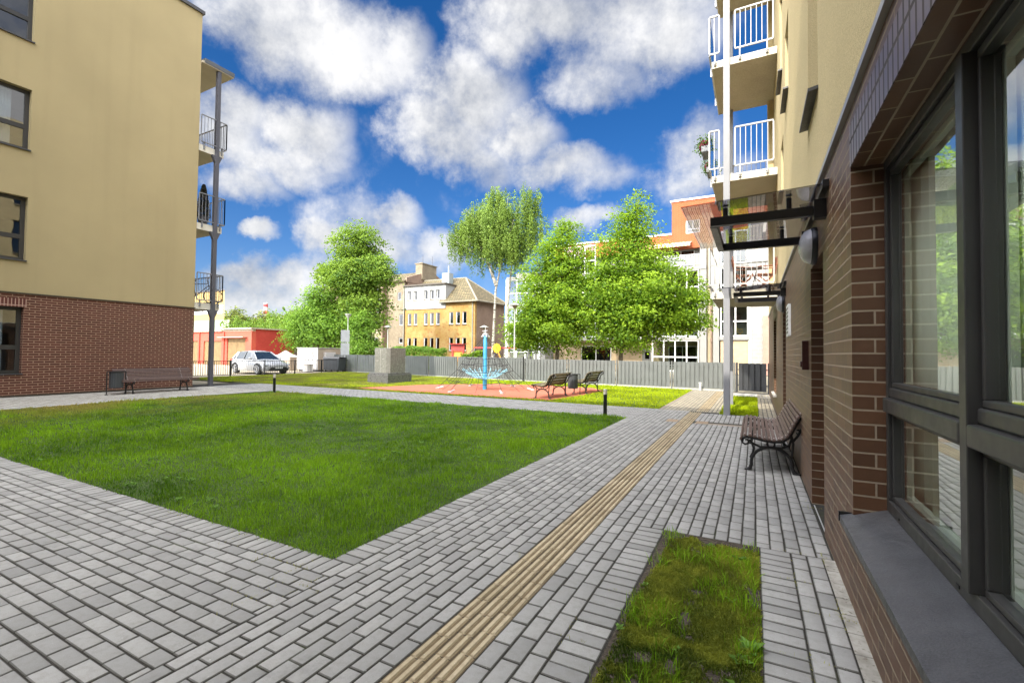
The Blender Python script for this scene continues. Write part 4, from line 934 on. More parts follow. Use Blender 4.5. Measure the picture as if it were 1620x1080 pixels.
# ------------------------------------------------------------------ lamps and signs beyond the fence
def lamp(x, y, h, kind, label):
    t = thing('street_lamp', label, 'street lamp', (x, y, 0), 0, 'slim lamp posts around the courtyard'); m = M('lamp_post_pale', (.36, .38, .35), .5, var=.06)
    MB().lathe((0, 0, 0), [(.065, 0), (.065, .9), (.04, .95), (.032, h)], 14).build('pole', m, t, smooth=True)
    if kind == 'cone': MB().lathe((0, 0, h-.02), [(.05, 0), (.24, .28), (.26, .30), (.26, .33), (.02, .36)], 24).build('lamp_head', m, t, smooth=True)
    else:
        MB().lathe((0, 0, h-.02), [(.05, 0), (.13, .10), (.14, .16)], 20).build('lens', M('lamp_lens', (.30, .28, .24), .3), t, smooth=True)
        MB().lathe((0, 0, h+.142), [(.33, 0), (.32, .02), (.10, .10), (.02, .14)], 28).build('lamp_head', m, t, smooth=True)
lamp(-29.2, 27.0, 4.2, 'cone', 'white lamp post with an upturned cone head in front of the left trees')
lamp(-27.7, 30.0, 3.45, 'hat', 'flat-headed lamp before the weathered house, left of the monument top')
lamp(-16.9, 28.0, 3.15, 'hat', 'lamp with a flat hat-shaped head just above the blue mast')
lamp(-11.56, 22.35, 3.95, 'hat', 'slim pale lamp post standing at the board fence left of the bright green trees')
t = thing('information_sign', 'two grey sign panels on one post beside the cone-headed lamp', 'sign', (-26.2, 24.0, 0), R(38)); mg = M('sign_grey', (.36, .37, .38), .5)
MB().tube([(0, 0, 0), (0, 0, 3.0)], .035, 10).build('post', mg, t); MB().box(-.30, .30, -.05, -.035, 2.15, 3.02).build('upper_panel', mg, t); MB().box(-.30, .30, -.05, -.035, 1.22, 2.08).build('lower_panel', mg, t)

# play equipment beyond the fence
t = wthing('swing_set', 'red swing beam with a yellow sun disc beyond the fence', 'swing', (-16.9, 30, 0)); M_RED = M('play_red', (.50, .05, .04), .5); M_YEL = M('play_yellow', (.85, .58, .02), .5); M_OR = M('play_orange', (.75, .30, .05), .5)
q = MB(); q.tube([(-19.0, 30, 1.86), (-14.2, 30, 1.86)], .05, 10); q.build('beam', M_RED, t)
for x0, m_ in ((-18.9, M_DGREY), (-14.3, M_DGREY)):
    for dy in (-.8, .8): MB().tube([(x0, 30, 1.86), (x0-.1, 30+dy, 0)], .045, 8).build('leg', m_, t)
for dx in (-.9, .7): MB().tube([(-16.9, 29.95, 1.75), (-16.9+dx, 29.9, 0)], .05, 8).build('leg', M_DGREY if dx < 0 else M_OR, t)
q = MB(); q.prism([(-16.93+(.36 if k % 2 else .31)*math.cos(k*math.pi/10), 1.84+(.36 if k % 2 else .31)*math.sin(k*math.pi/10)) for k in range(20)], 29.86, 29.93, 'y'); q.build('sun_disc', M_YEL, t)
t = wthing('play_counter', 'red and orange play counter standing beyond the fence before the weathered house', 'play equipment', (-20.4, 30, 0))
q = MB(); q.box(-21.05, -19.85, 29.9, 30.0, 1.62, 2.14); q.box(-21.1, -19.8, 29.6, 30.3, 2.14, 2.18); q.build('front_board', M_RED, t)
for x0 in (-20.95, -19.95): MB().box(x0-.05, x0+.05, 29.92, 30.02, 0, 1.62).build('leg', M_RED, t)
MB().box(-20.85, -20.05, 30.05, 30.12, .8, 1.6).build('back_board', M_OR, t)

# ------------------------------------------------------------------ white hatchback
def car(loc, rz):
    t = thing('parked_car', 'white five-door hatchback parked behind the black railing before the red garages', 'car', loc, rz)
    MW = M('car_white', (.42, .43, .45), .22, var=.02, coat=.6); MG = M('car_glass', (.02, .03, .04), .05, spec=1.0); MBk = M('car_black_trim', (.012, .012, .013), .45); MT = M('tyre', (.02, .02, .02), .8); MR = M('alloy', (.50, .51, .53), .3, .7); ML = M('headlamp_glass', (.45, .48, .52), .08, coat=1.0)
    L_ = 4.3; w = .89
    # stations: x, z_bottom, z_belt, hw_low, hw_belt
    st = [(-2.15, .42, .78, .62, .60), (-2.12, .30, .88, .76, .72), (-1.95, .22, .96, .84, .80), (-1.5, .20, .97, .88, .84), (-.8, .19, .95, .89, .86), (0, .19, .93, .89, .86), (.7, .19, .92, .89, .85), (1.05, .19, .91, .89, .84), (1.45, .20, .84, .88, .80), (1.85, .20, .74, .84, .72), (2.05, .22, .66, .76, .62), (2.15, .28, .55, .60, .50)]
    q = MB(); rows_ = []
    for (x, zb, zt, hl, hb) in st:
        prof = [(hl*.92, zb), (hl, zb+.10), (hl*1.01, zb+(zt-zb)*.55), (hb*1.01, zb+(zt-zb)*.86), (hb*.90, zt), (hb*.5, zt+.035), (0, zt+.045)]
        row = [(x, -y, z) for y, z in prof]+[(x, y, z) for y, z in prof[-2::-1]]; rows_.append(row)
    n = len(rows_[0]); o = 0
    for r_ in rows_: q.v += r_
    for i in range(len(rows_)-1):
        for k in range(n-1): q.f.append((i*n+k, (i+1)*n+k, (i+1)*n+k+1, i*n+k+1)); q.mi.append(0)
        q.f.append((i*n, i*n+n-1, (i+1)*n+n-1, (i+1)*n)); q.mi.append(0)
    q.f.append(tuple(range(n))); q.mi.append(0); e = (len(rows_)-1)*n; q.f.append(tuple(range(e, e+n))[::-1]); q.mi.append(0)
    body = fix_normals(q.build('body', MW, t, smooth=True))
    # greenhouse: base ring to roof ring
    g = MB(); base = [(-2.0, .70, .93), (-1.5, .80, .95), (-.6, .81, .95), (.3, .80, .93), (1.02, .76, .93)]; roof = [(-1.62, .50, 1.36), (-1.15, .56, 1.42), (-.55, .58, 1.45), (.0, .57, 1.43), (.22, .53, 1.39)]
    for sgn in (-1, 1):
        o = len(g.v); g.v += [(x, sgn*y, z) for x, y, z in base]+[(x, sgn*y, z) for x, y, z in roof]
        for k in range(4): g.f.append((o+k, o+k+1, o+6+k, o+5+k) if sgn < 0 else (o+5+k, o+6+k, o+k+1, o+k)); g.mi.append(0)
    g.f.append((0, 5, 15, 10)); g.mi.append(0); g.f.append((4, 14, 19, 9)); g.mi.append(0)
    fix_normals(g.build('glasshouse', MG, t))
    g = MB(); o = 0
    for x, y, z in roof: g.v += [(x, -y-.012, z-.01), (x, -y*.5, z+.035), (x, y*.5, z+.035), (x, y+.012, z-.01), (x, -y-.012, z-.045), (x, y+.012, z-.045)]
    for k in range(4):
        for a, b_ in ((0, 1), (1, 2), (2, 3), (3, 5), (5, 4), (4, 0)): g.f.append((k*6+a, (k+1)*6+a, (k+1)*6+b_, k*6+b_)); g.mi.append(0)
    g.f.append((0, 1, 2, 3, 5, 4)); g.mi.append(0); g.f.append(tuple(24+i for i in (4, 5, 3, 2, 1, 0))); g.mi.append(0)
    fix_normals(g.build('roof', MW, t, smooth=True))
    g = MB()
    for s in (-1, 1):
        g.tube([(1.04, s*.775, .93), (.24, s*.555, 1.40)], .035, 6); g.tube([(-2.02, s*.71, .93), (-1.62, s*.52, 1.37)], .06, 6); g.tube([(-1.38, s*.80, .95), (-1.5, s*.545, 1.38)], .055, 6)
    g.build('pillar', MW, t, smooth=True)
    g = MB()
    for s in (-1, 1): g.tube([(-.42, s*.822, .95), (-.45, s*.592, 1.42)], .028, 6); g.tube([(-1.9, s*.80, .945), (1.0, s*.80, .925)], .012, 5)
    g.build('window_trim', MBk, t)
    for s in (-1, 1):
        g = MB(); g.lathe((.62, s*.97, .99), [(.03, -.10), (.085, -.05), (.095, 0), (.08, .06), (.03, .09)], 12, axis='y'); g.tube([(.62, s*.83, .93), (.62, s*.95, .96)], .025, 6); g.build('mirror', MW, t, smooth=True)
    for x0 in (-1.35, 1.30):
        for s in (-1, 1):
            g = MB(); g.lathe((x0, s*.80, .32), [(.20, -.10*s*0-.095), (.32, -.095), (.325, -.06), (.325, .06), (.32, .095), (.20, .095)], 28, axis='y'); w_ = g.build('wheel', MT, t, smooth=True)
            g = MB(); g.lathe((x0, s*.895, .32), [(.235, -.01), (.235, .006), (.05, .012)], 28, axis='y'); g.build('wheel_recess', MBk, w_, smooth=True)
            g = MB()
            for k in range(5):
                a = k*1.2566+.3; g.box(-.028, .028, .0, .21, -.012, .012, mat=Matrix.Translation((x0, s*.915, .32)) @ Matrix.Rotation(a, 4, 'Y') @ Matrix.Rotation(R(90), 4, 'X'))
            g.tube([(x0+.225*math.cos(k*.2618), s*.91, .32+.225*math.sin(k*.2618)) for k in range(25)], .014, 6); g.build('rim', MR, w_, smooth=True)
            g = MB(); arc = [(x0+.39*math.cos(k*math.pi/16), s*.893, .30+.39*math.sin(k*math.pi/16)) for k in range(17)]; g.tube(arc, .032, 6)
            g.prism([(x0+.37*math.cos(k*math.pi/16), .30+.37*math.sin(k*math.pi/16)) for k in range(17)], s*.70, s*.893, 'y'); g.build('wheel_arch', MBk, t)
    g = MB(); g.prism([(-.62, .30), (-.50, .22), (.50, .22), (.62, .30), (.50, .46), (-.50, .46)], 2.02, 2.175, 'x'); g.box(2.0, 2.13, -.55, .55, .545, .575); g.build('grille', MBk, t)
    g = MB(); g.box(2.172, 2.182, -.24, .24, .37, .46); g.build('number_plate', M('plate_white', (.75, .76, .78), .4), t)
    for s in (-1, 1):
        g = MB(); g.prism([(1.72, .60), (2.04, .56), (2.09, .60), (2.02, .66), (1.70, .70)], s*.60, s*.80, 'y'); g.build('headlight', ML, t, bevel=.01)
        g = MB(); g.tube([(2.0, s*.70, .36), (2.08, s*.62, .26), (2.14, s*.40, .23)], .022, 6); g.build('bumper_trim', MW, t)
        g = MB(); g.box(-2.14, -1.86, s*.60, s*.80, .80, .92); g.build('tail_light', M('tail_red', (.35, .02, .02), .2), t)
        g = MB(); g.box(.17, .30, s*.885, s*.90, .76, .785); g.box(-.62, -.50, s*.885, s*.90, .78, .805); g.build('door_handle', MW, t)
    return t
car((-28.55, 19.1, -.02), R(-5))

# small service things on the parking strip
t = wthing('white_kiosk', 'white box kiosk with dark dots and a ring on its face past the parking', 'kiosk', (-28.9, 23.6, 0)); MWK = M('kiosk_white', (.55, .53, .51), .5, var=.03); MBG = M('kiosk_beige', (.38, .31, .24), .7)
MB().box(-30.0, -27.85, 23.0, 23.06, .12, 1.68).build('front', MWK, t); MB().box(-30.0, -27.85, 23.062, 25.6, .12, 1.66).build('body', MBG, t); MB().box(-30.1, -27.8, 22.97, 25.65, 1.682, 1.72).build('roof', MWK, t)
q = MB(); q.box(-29.9, -27.95, 23.1, 25.5, -.03, .118); q.build('base', M_DGREY, t)
q = MB()
for dx, dz in ((-28.95, 1.40), (-28.95, 1.20), (-29.1, .86), (-28.82, .86), (-28.4, .86), (-28.95, .48)): q.lathe((dx, 22.996, dz), [(.05, 0), (.05, .004)], 10, axis='y')
q.tube([(-28.3+.11*math.cos(k*.4488), 22.99, 1.25+.16*math.sin(k*.4488)) for k in range(15)], .022, 5); q.build('marks', M_DGREY, t)
q = MB(); q.box(-27.84, -27.6, 23.5, 24.4, .0, 1.40); q.build('side_cabinet', MWK, t)
t = thing('service_cabinet', 'low white cabinet standing at the foot of the white kiosk', 'cabinet', (-28.1, 22.4, 0)); MB().box(-.28, .28, -.2, .2, 0, .5).build('cabinet_body', MWK, t, bevel=.01); MB().box(-.30, .30, -.22, .22, .5, .53).build('cabinet_lid', MBG, t)
t = thing('waste_container', 'dark grey wheeled waste container beside the white kiosk', 'container', (-26.55, 23.4, 0), R(10)); q = MB(); q.prism([(-.62, .15), (.62, .15), (.68, .95), (-.68, .95)], -.4, .4, 'y'); q.build('bin_body', M('dark_bin', (.05, .055, .06), .5), t, bevel=.02)
MB().prism([(-.44, .95), (.44, .95), (.40, 1.04), (-.38, 1.08)], -.7, .7, 'x').build('lid', M_BLACK, t, bevel=.02)
for sx in (-.5, .5):
    for sy in (-.3, .3): MB().lathe((sx, sy, .075), [(.075, -.02), (.075, .02)], 14, axis='y').build('wheel', M_BLACK, t)
t = thing('grey_utility_box', 'small pale round-topped box beside the parked car, left of the kiosk', 'utility box', (-31.6, 23.6, 0)); q = MB(); q.box(-.35, .35, -.3, .3, 0, 1.0); q.build('cabinet_body', MBG, t, bevel=.03); MB().prism([(-.4, 1.0), (.4, 1.0), (.28, 1.12), (-.28, 1.12)], -.34, .34, 'y').build('cabinet_lid', MWK, t)
# ------------------------------------------------------------------ buildings beyond the fence
def mottled(name, a, b_, c_, s1=.7, s2=3.5):
    b = NB(name); n1 = b.noise(s1, 6, .65); n2 = b.noise(s2, 5, .65); n3 = b.noise(s1*.6+.3, 3)
    c = b.mix(b.ramp(n1, .38, .62), a, b_); c = b.mix(b.ramp(n2, .52, .68, 0, .8), c, c_); c = b.mix(b.ramp(n3, .6, .7, 0, .5), c, tuple(min(1, x*1.3+.08) for x in a))
    b.set(Base_Color=c, Roughness=.9); b.bump(n2, .3, .02); return b.m
def tile_roof(name, a, b_):
    b = NB(name); n1 = b.noise(2.2, 6, .75); sp = b.N.new('ShaderNodeTexBrick'); mp = b.N.new('ShaderNodeVectorMath'); mp.operation = 'MULTIPLY'; b.L.new(b.pos, mp.inputs[0]); mp.inputs[1].default_value = (1, 1, 1)
    s_ = b.N.new('ShaderNodeSeparateXYZ'); b.L.new(b.pos, s_.inputs[0]); cb = b.N.new('ShaderNodeCombineXYZ'); b.L.new(b.math('ADD', s_.outputs[0], s_.outputs[1]), cb.inputs[0]); b.L.new(s_.outputs[2], cb.inputs[1]); b.L.new(cb.outputs[0], sp.inputs['Vector'])
    sp.inputs['Scale'].default_value = 1; sp.inputs['Brick Width'].default_value = .34; sp.inputs['Row Height'].default_value = .22; sp.inputs['Mortar Size'].default_value = .035
    sp.inputs['Color1'].default_value = (*a, 1); sp.inputs['Color2'].default_value = (*b_, 1); sp.inputs['Mortar'].default_value = (*(x*.3 for x in b_), 1)
    c = b.mix(b.ramp(n1, .44, .60, 0, .9), sp.outputs['Color'], (.085, .075, .04)); b.set(Base_Color=c, Roughness=.9); b.bump(sp.outputs['Fac'], .8, -.05); return b.m
M_OCH = mottled('ochre_plaster', (.29, .165, .04), (.34, .23, .08), (.27, .085, .02)); M_GREYPL = mottled('grey_brown_plaster', (.22, .18, .12), (.17, .135, .09), (.27, .225, .155))
M_BRNPL = mottled('brown_plaster', (.21, .14, .10), (.26, .18, .13), (.17, .12, .09)); M_WHPL = mottled('white_render', (.27, .27, .26), (.31, .31, .30), (.23, .22, .20), .5, 2)
M_TILE = tile_roof('old_roof_tiles', (.22, .17, .085), (.14, .11, .06)); M_PVC = M('window_white', (.42, .42, .41), .5)
G_FAR = glass_mat('house_glass', (.12, .14, .16), .35, .02)
wh = wthing('weathered_house', 'weathered ochre and white house with tiled hip roof and tall chimney beyond the fence', 'building', (-34, 47, 0))
oz = [(4.78, 6.22), (1.70, 3.22)]; ox = [(-37.92, -37.34), (-36.98, -36.42), (-35.4, -34.84), (-34.48, -33.92), (-33.6, -33.04), (-31.68, -31.1), (-30.74, -30.14), (-29.85, -29.25)]
ops = [(a, b_, za, zb) for a, b_ in ox for za, zb in oz]; tops = [(a, b_, 7.82, 8.95) for a, b_ in ox[:5]]
q = MB(); wally(q, 44.5, 44.85, -38.34, -28.1, 0, 6.70, ops); wally(q, 44.5, 44.85, -32.16, -28.1, 6.70, 7.42); q.build('front_wall', M_OCH, wh)
q = MB(); wally(q, 44.42, 44.85, -38.34, -32.18, 6.702, 9.55, tops); q.box(-32.5, -32.181, 44.86, 47.5, 7.5, 9.55); q.build('attic_wall', M_WHPL, wh)
q = MB(); q.box(-28.4, -28.09, 44.851, 51.4, 0, 7.6); q.build('end_wall', M_BRNPL, wh)
q = MB(); q.box(-38.5, -32.05, 44.2, 48, 9.56, 9.72); q.build('flat_roof_edge', M('roof_dark', (.09, .075, .06), .7), wh)
q = MB(); ev = [(-32.9, 44.1, 7.42), (-27.6, 44.1, 7.42), (-27.6, 51.6, 7.6), (-38, 51.6, 7.6)]; rg = [(-31.6, 47.8, 10.75), (-38.0, 47.8, 10.75)]
q.add([ev[0], ev[1], rg[0], (-32.9, 45.6, 9.1)], [(0, 1, 2, 3)]); q.add([ev[1], ev[2], rg[0]], [(0, 1, 2)]); q.add([(-32.9, 45.3, 8.8), rg[0], rg[1], (-38, 45.3, 8.8)], [(0, 1, 2, 3)]); q.add([rg[0], ev[2], ev[3], rg[1]], [(0, 1, 2, 3)])
o = q.build('hip_roof', M_TILE, wh); s_ = o.modifiers.new('t', 'SOLIDIFY'); s_.thickness = .12; s_.offset = -1
q = MB(); q.tube([ev[1], rg[0]], .11, 6); q.tube([rg[0], ev[2]], .10, 6); q.tube([(-32.9, 44.05, 7.38), (-27.55, 44.05, 7.38), (-27.55, 51.6, 7.55)], .09, 6); q.tube([rg[0], rg[1]], .1, 6); q.build('ridge_and_gutter', M('ridge_grey', (.22, .20, .15), .8), wh)
MB().tube([(-28.4, 44.4, 7.3), (-28.35, 44.4, 0)], .06, 8).build('downpipe', M('pipe_grey', (.25, .24, .20), .6), wh)
MB().tube([(-38.42, 44.35, 9.6), (-38.42, 44.35, 0)], .07, 8).build('downpipe', M('pipe_grey', (0, 0, 0)), wh)
for i, (a, b_, za, zb) in enumerate(ops+tops):
    y0 = 44.56; q = MB(); wally(q, y0, y0+.07, a, b_, za, zb, [(a+.14, b_-.05, za+.12, zb-.04)]); f = q.build('window', M_PVC, wh); MB().box(a+.14, b_-.05, y0+.03, y0+.04, za+.12, zb-.04).build('pane', G_FAR, f); MB().box(a-.03, b_+.03, 44.44-.06, 44.56, za-.06, za-.002).build('sill', M_GREYPL, f)
q = MB(); q.box(-33.9, -32.85, 46, 46.9, 9.6, 11.2); q.tube([(-33.2, 46.4, 11.2), (-33.2, 46.4, 12.1)], .09, 8); q.build('flue', M('zinc_flue', (.30, .34, .34), .5, .3), wh)
# left wing with fire wall and chimney
q = MB(); wally(q, 44.5, 44.9, -41.25, -38.5, 0, 10.25, [(-39.62, -39.02, 7.95, 8.97), (-39.3, -38.68, 4.8, 6.21), (-39.3, -38.68, 2.55, 3.26)]); q.build('stair_wall', M_GREYPL, wh)
q = MB(); q.box(-41.5, -41.25, 43.7, 46.4, 0, 10.15); q.box(-38.5, -38.2, 44.9, 54, 0, 10.2); q.prism([(44.5, 10.2), (54, 10.2), (54, 10.5), (49.4, 12.35), (44.5, 10.75)], -38.45, -38.15, 'x'); q.build('side_wall', M_BRNPL, wh)
q = MB(); wally(q, 43.7, 44.1, -52, -41.501, 0, 10.1, [(-42.6, -41.85, 4.9, 6.5), (-42.6, -41.95, 1.0, 3.3), (-45.4, -44.6, 4.9, 6.5), (-45.4, -44.6, 1.6, 3.3), (-42.6, -41.85, 8.1, 9.5), (-45.4, -44.6, 8.1, 9.5)]); q.box(-52, -51.7, 44.1, 54, 0, 10.1); q.box(-52, -38.5, 53.7, 54, 0, 10.1); q.build('wing_wall', mottled('wing_plaster', (.25, .20, .12), (.30, .25, .15), (.20, .15, .09)), wh)
for a, b_, za, zb, yy in ((-42.6, -41.85, 4.9, 6.5, 43.78), (-42.6, -41.95, 1.0, 3.3, 43.78), (-45.4, -44.6, 4.9, 6.5, 43.78), (-45.4, -44.6, 1.6, 3.3, 43.78), (-42.6, -41.85, 8.1, 9.5, 43.78), (-45.4, -44.6, 8.1, 9.5, 43.78), (-39.62, -39.02, 7.95, 8.97, 44.58), (-39.3, -38.68, 4.8, 6.21, 44.58), (-39.3, -38.68, 2.55, 3.26, 44.58)):
    q = MB(); wally(q, yy, yy+.06, a, b_, za, zb, [(a+.08, b_-.08, za+.1, zb-.08)]); f = q.build('window', M_PVC, wh); MB().box(a+.08, b_-.08, yy+.03, yy+.04, za+.1, zb-.08).build('pane', G_FAR, f)
q = MB(); q.add([(-52.3, 43.3, 10.15), (-38.25, 44.2, 10.35), (-38.25, 49.4, 12.3), (-52.3, 49.4, 12.3), (-52.3, 54.4, 10.2), (-38.25, 54.4, 10.2)], [(0, 1, 2, 3), (3, 2, 5, 4)]); o = q.build('wing_roof', M_TILE, wh); s_ = o.modifiers.new('t', 'SOLIDIFY'); s_.thickness = .15; s_.offset = -1
q = MB(); q.box(-39.1, -38.0, 47.3, 50.3, 10.9, 12.95); q.box(-39.2, -37.9, 47.2, 50.4, 12.951, 13.05)
for k in range(3): q.box(-38.7, -38.4, 47.6+k*.9, 48.0+k*.9, 13.051, 13.2)
q.build('chimney', M_GREYPL, wh)
q = MB(); q.tube([(-38.5, 48, 13), (-38.5, 48, 14.2)], .03, 5); q.tube([(-38.5, 50, 13), (-38.5, 50, 14.4)], .03, 5); q.build('antenna', M_DGREY, wh)

# white apartment building with red brick top
wb = wthing('white_apartment_building', 'white apartment building with glazed loggias and an orange brick top storey behind the trees', 'building', (-8, 45, 0))
M_OBR = brick_mat('orange_brick', (.36, .075, .022), (.31, .062, .018), (.30, .14, .08), rough=.85, spec=.2, bw=.27, rh=.09, msize=.012, dirt=.1)
M_WREN = M('white_facade', (.225, .218, .20), .8, var=.05, scale=.8, grain=.1); M_CRM = M('cream_panel', (.46, .38, .25), .8, var=.08); M_BLK = brick_mat('white_block', (.26, .254, .236), (.24, .235, .22), (.36, .34, .31), rough=.85, spec=.2, bw=.6, rh=.3, msize=.012, dirt=.05)
M_BEIB = brick_mat('beige_brick', (.42, .32, .20), (.36, .27, .17), (.30, .25, .18), rough=.85, spec=.2, bw=.5, rh=.19, msize=.012, dirt=.1)
dops = []
for (a, b_) in ((-20.9, -19.4), (-15.2, -13.6), (-10.3, -8.9), (-6.9, -4.6)):
    for z0 in (3.1, 6.0, 8.95): dops += [(a, b_, z0+.1, z0+2.25)]
q = MB(); wally(q, 43.2, 43.6, -18, 8, 2.9, 10.8, [d for d in dops if d[0] > -18]); q.build('rear_wall', M_WREN, wb)
q = MB(); wally(q, 43.2, 43.6, -18, 8, 0, 2.898, [(-9.1, -8.2, 0, 2.2), (-6.8, -4.4, .3, 2.3), (-15, -12, .3, 2.3)]); q.build('ground_floor_wall', M_BEIB, wb)
q = MB(); wally(q, 42.6, 43.0, -17.6, 8, 10.8, 12.1, []); q.box(-6.4, 8, 42.6, 43.0, 12.1, 15.0)
q2 = MB(); wally(q2, 42.55, 43.0, -17.6, -6.42, 10.8, 12.1); wally(q2, 42.55, 43.0, -6.42, 8, 10.8, 15.0, [(-5.25, -4.1, 12.1, 13.25)]); q2.box(-6.42, -6.1, 43.0, 50, 12.1, 15.0); q2.box(-17.6, -17.3, 43.0, 52, 10.8, 12.1)
q2.build('brick_top', M_OBR, wb)
q = MB(); q.box(-17.75, -6.44, 42.45, 43.1, 12.101, 12.24); q.box(-6.55, 8.1, 42.45, 43.1, 15.001, 15.14); q.box(-6.55, -6.0, 43.101, 50, 15.001, 15.14); q.build('white_coping', M_WHITE, wb)
q = MB(); wally(q, 42.62, 42.7, -5.25, -4.1, 12.1, 13.25, [(-5.17, -4.72, 12.5, 13.17), (-4.64, -4.18, 12.5, 13.17), (-5.17, -4.18, 12.18, 12.42)]); f = q.build('window', M_WHITE, wb); MB().box(-5.2, -4.15, 42.655, 42.665, 12.15, 13.2).build('pane', G_FAR, f)
q = MB(); q.box(7.7, 8, 43.6, 55, 0, 15); q.box(-18, -17.7, 43.6, 55, 0, 10.8); q.box(-18, 8, 54.7, 55, 0, 12); q.box(-18, 8, 43.0, 55, 10.7, 10.79); q.box(-17.5, 7.7, 43.05, 54.6, 11.9, 12.05); q.build('side_wall', M_WREN, wb)
for d in [d for d in dops if d[0] > -18]+[(-6.8, -4.4, .3, 2.3), (-15, -12, .3, 2.3)]:
    a, b_, za, zb = d; q = MB(); m_ = (a+b_)/2; wally(q, 43.25, 43.32, a, b_, za, zb, [(a+.08, m_-.04, za+.1, zb-.08), (m_+.04, b_-.08, za+.1, zb-.08)]); f = q.build('window', M_WHITE, wb); MB().box(a+.08, b_-.08, 43.28, 43.29, za+.1, zb-.08).build('pane', G_FAR, f)
q = MB(); wally(q, 43.22, 43.3, -9.1, -8.2, 0, 2.2, [(-8.85, -8.45, 1.1, 1.75)]); f = q.build('door', M_WREN, wb); MB().box(-8.85, -8.45, 43.25, 43.26, 1.1, 1.75).build('pane', G_FAR, f)
def loggias(xs, zs, label):
    for z0 in zs:
        q = MB(); q.box(xs[0]-.12, xs[-1]+.12, 40.9, 43.19, z0-.28, z0); sb = q.build('loggia', M_WREN, wb)
        zt = z0+2.67; q = MB()
        for x in xs: q.box(x-.045, x+.045, 40.96, 41.04, z0+.002, zt)
        for z in (z0+.05, z0+1.22, zt-.06): q.box(xs[0]+.046, xs[-1]-.046, 40.97, 41.03, z-.05, z+.05)
        q.build('mullions', M_WHITE, sb); q = MB(); q.box(xs[0], xs[-1], 40.995, 41.005, z0+.1, zt-.1); q.build('glazing', glass_mat('loggia_glass', (.62, .66, .64), .5, .03), sb)
vis = [-7.75, -6.83, -5.9, -4.98, -4.06]
loggias(vis, (3.02, 5.98), ''); loggias([-15.9, -14.9, -13.9, -12.9], (3.02, 5.98, 8.9), ''); loggias([-11.6, -10.6, -9.6, -8.7], (3.02, 5.98), '')
loggias(vis, (.10,), ''); loggias([-22.0, -21.0, -20.0, -19.0], (.4, 3.4, 6.25), '')
q = MB(); q.box(-22.1, -18.9, 40.85, 43.2, 8.93, 9.12); q.box(-21.2, -18.9, 41.2, 43.2, 9.121, 9.5); q.box(-19.0, -17.9, 41.05, 43.19, 0, 8.92); q.build('loggia_roof', M_WREN, wb)
q = MB(); q.box(-22.2, -22.06, 40.9, 41.05, 0, 8.92); q.box(-18.6, -18.4, 40.9, 41.04, 0, 8.92); q.build('loggia_post', M_WHITE, wb)
q = MB(); q.box(-11.7, -3.45, 40.9, 43.19, 8.62, 8.92); t_ = q.build('terrace', M_WREN, wb); q = MB(); railing(q, (-11.6, 40.95), (-3.6, 40.95), 9.05, 9.9, .13, .01, .02); q.build('terrace_railing', M_WHITE, t_)
# striped awning
b = NB('awning_stripes'); s_ = b.N.new('ShaderNodeSeparateXYZ'); b.L.new(b.pos, s_.inputs[0]); w_ = b.math('GREATER_THAN', b.math('FRACT', b.math('MULTIPLY', s_.outputs[0], 3.2)), .5); b.set(Base_Color=b.mix(w_, (.55, .22, .12), (.62, .50, .40)), Roughness=.85)
q = MB(); q.add([(-10.4, 42.5, 11.35), (-4.75, 42.5, 11.35), (-4.75, 41.2, 10.95), (-10.4, 41.2, 10.95), (-10.4, 41.18, 10.72), (-4.75, 41.18, 10.72)], [(0, 1, 2, 3), (3, 2, 5, 4)]); o = q.build('awning', b.m, wb); s_ = o.modifiers.new('t', 'SOLIDIFY'); s_.thickness = .02
q = MB(); q.box(-3.95, -3.45, 40.95, 43.19, 0, 10.8); q.box(-2.95, -2.5, 41.0, 43.19, 0, 10.9); q.build('pillar', M_WREN, wb)
q = MB(); q.box(-3.44, -3.0, 41.6, 43.18, 0, 10.8); q.build('recess_panel', M_CRM, wb)
q = MB(); q.tube([(-3.1, 41.3, 0), (-3.1, 41.3, 10.8)], .07, 8)
for z_ in (2.6, 3.9, 5.2, 7.6): q.tube([(-3.1, 41.2, z_), (-3.1, 41.2, z_+.3)], .10, 8)
q.build('drain_pipe', M_BRNPL, wb)
rx = [-2.35, -1.3, -.42]
loggias(rx, (3.02, 5.98, 8.9), '')
q = MB(); q.box(-2.4, -.40, 41.05, 41.2, 0, 2.7); q.build('garage_wall', M_BEIB, wb)
q = MB(); wally(q, 40.9, 41.2, -.15, 8, 0, 12.0); q.build('block_wall', M_BLK, wb)
q = MB(); q.box(-.40, -.16, 40.95, 41.2, 0, 12.0); q.build('corner_strip', M('sage_strip', (.34, .38, .34), .7), wb)
q = MB(); q.box(.62, 8, 40.80, 40.895, 0, 4.6); q.build('pink_panel', brick_mat('pink_brick', (.42, .22, .17), (.38, .20, .15), (.3, .2, .16), rough=.85, spec=.2, dirt=.05), wb)
t = folding_chair(-1.0, 41.9, 3.02, R(100), M('chair_yellow', (.70, .38, .04), .5)); tag(t, 'yellow chair in the white loggia seen under the canopy, right of the column', 'chair')

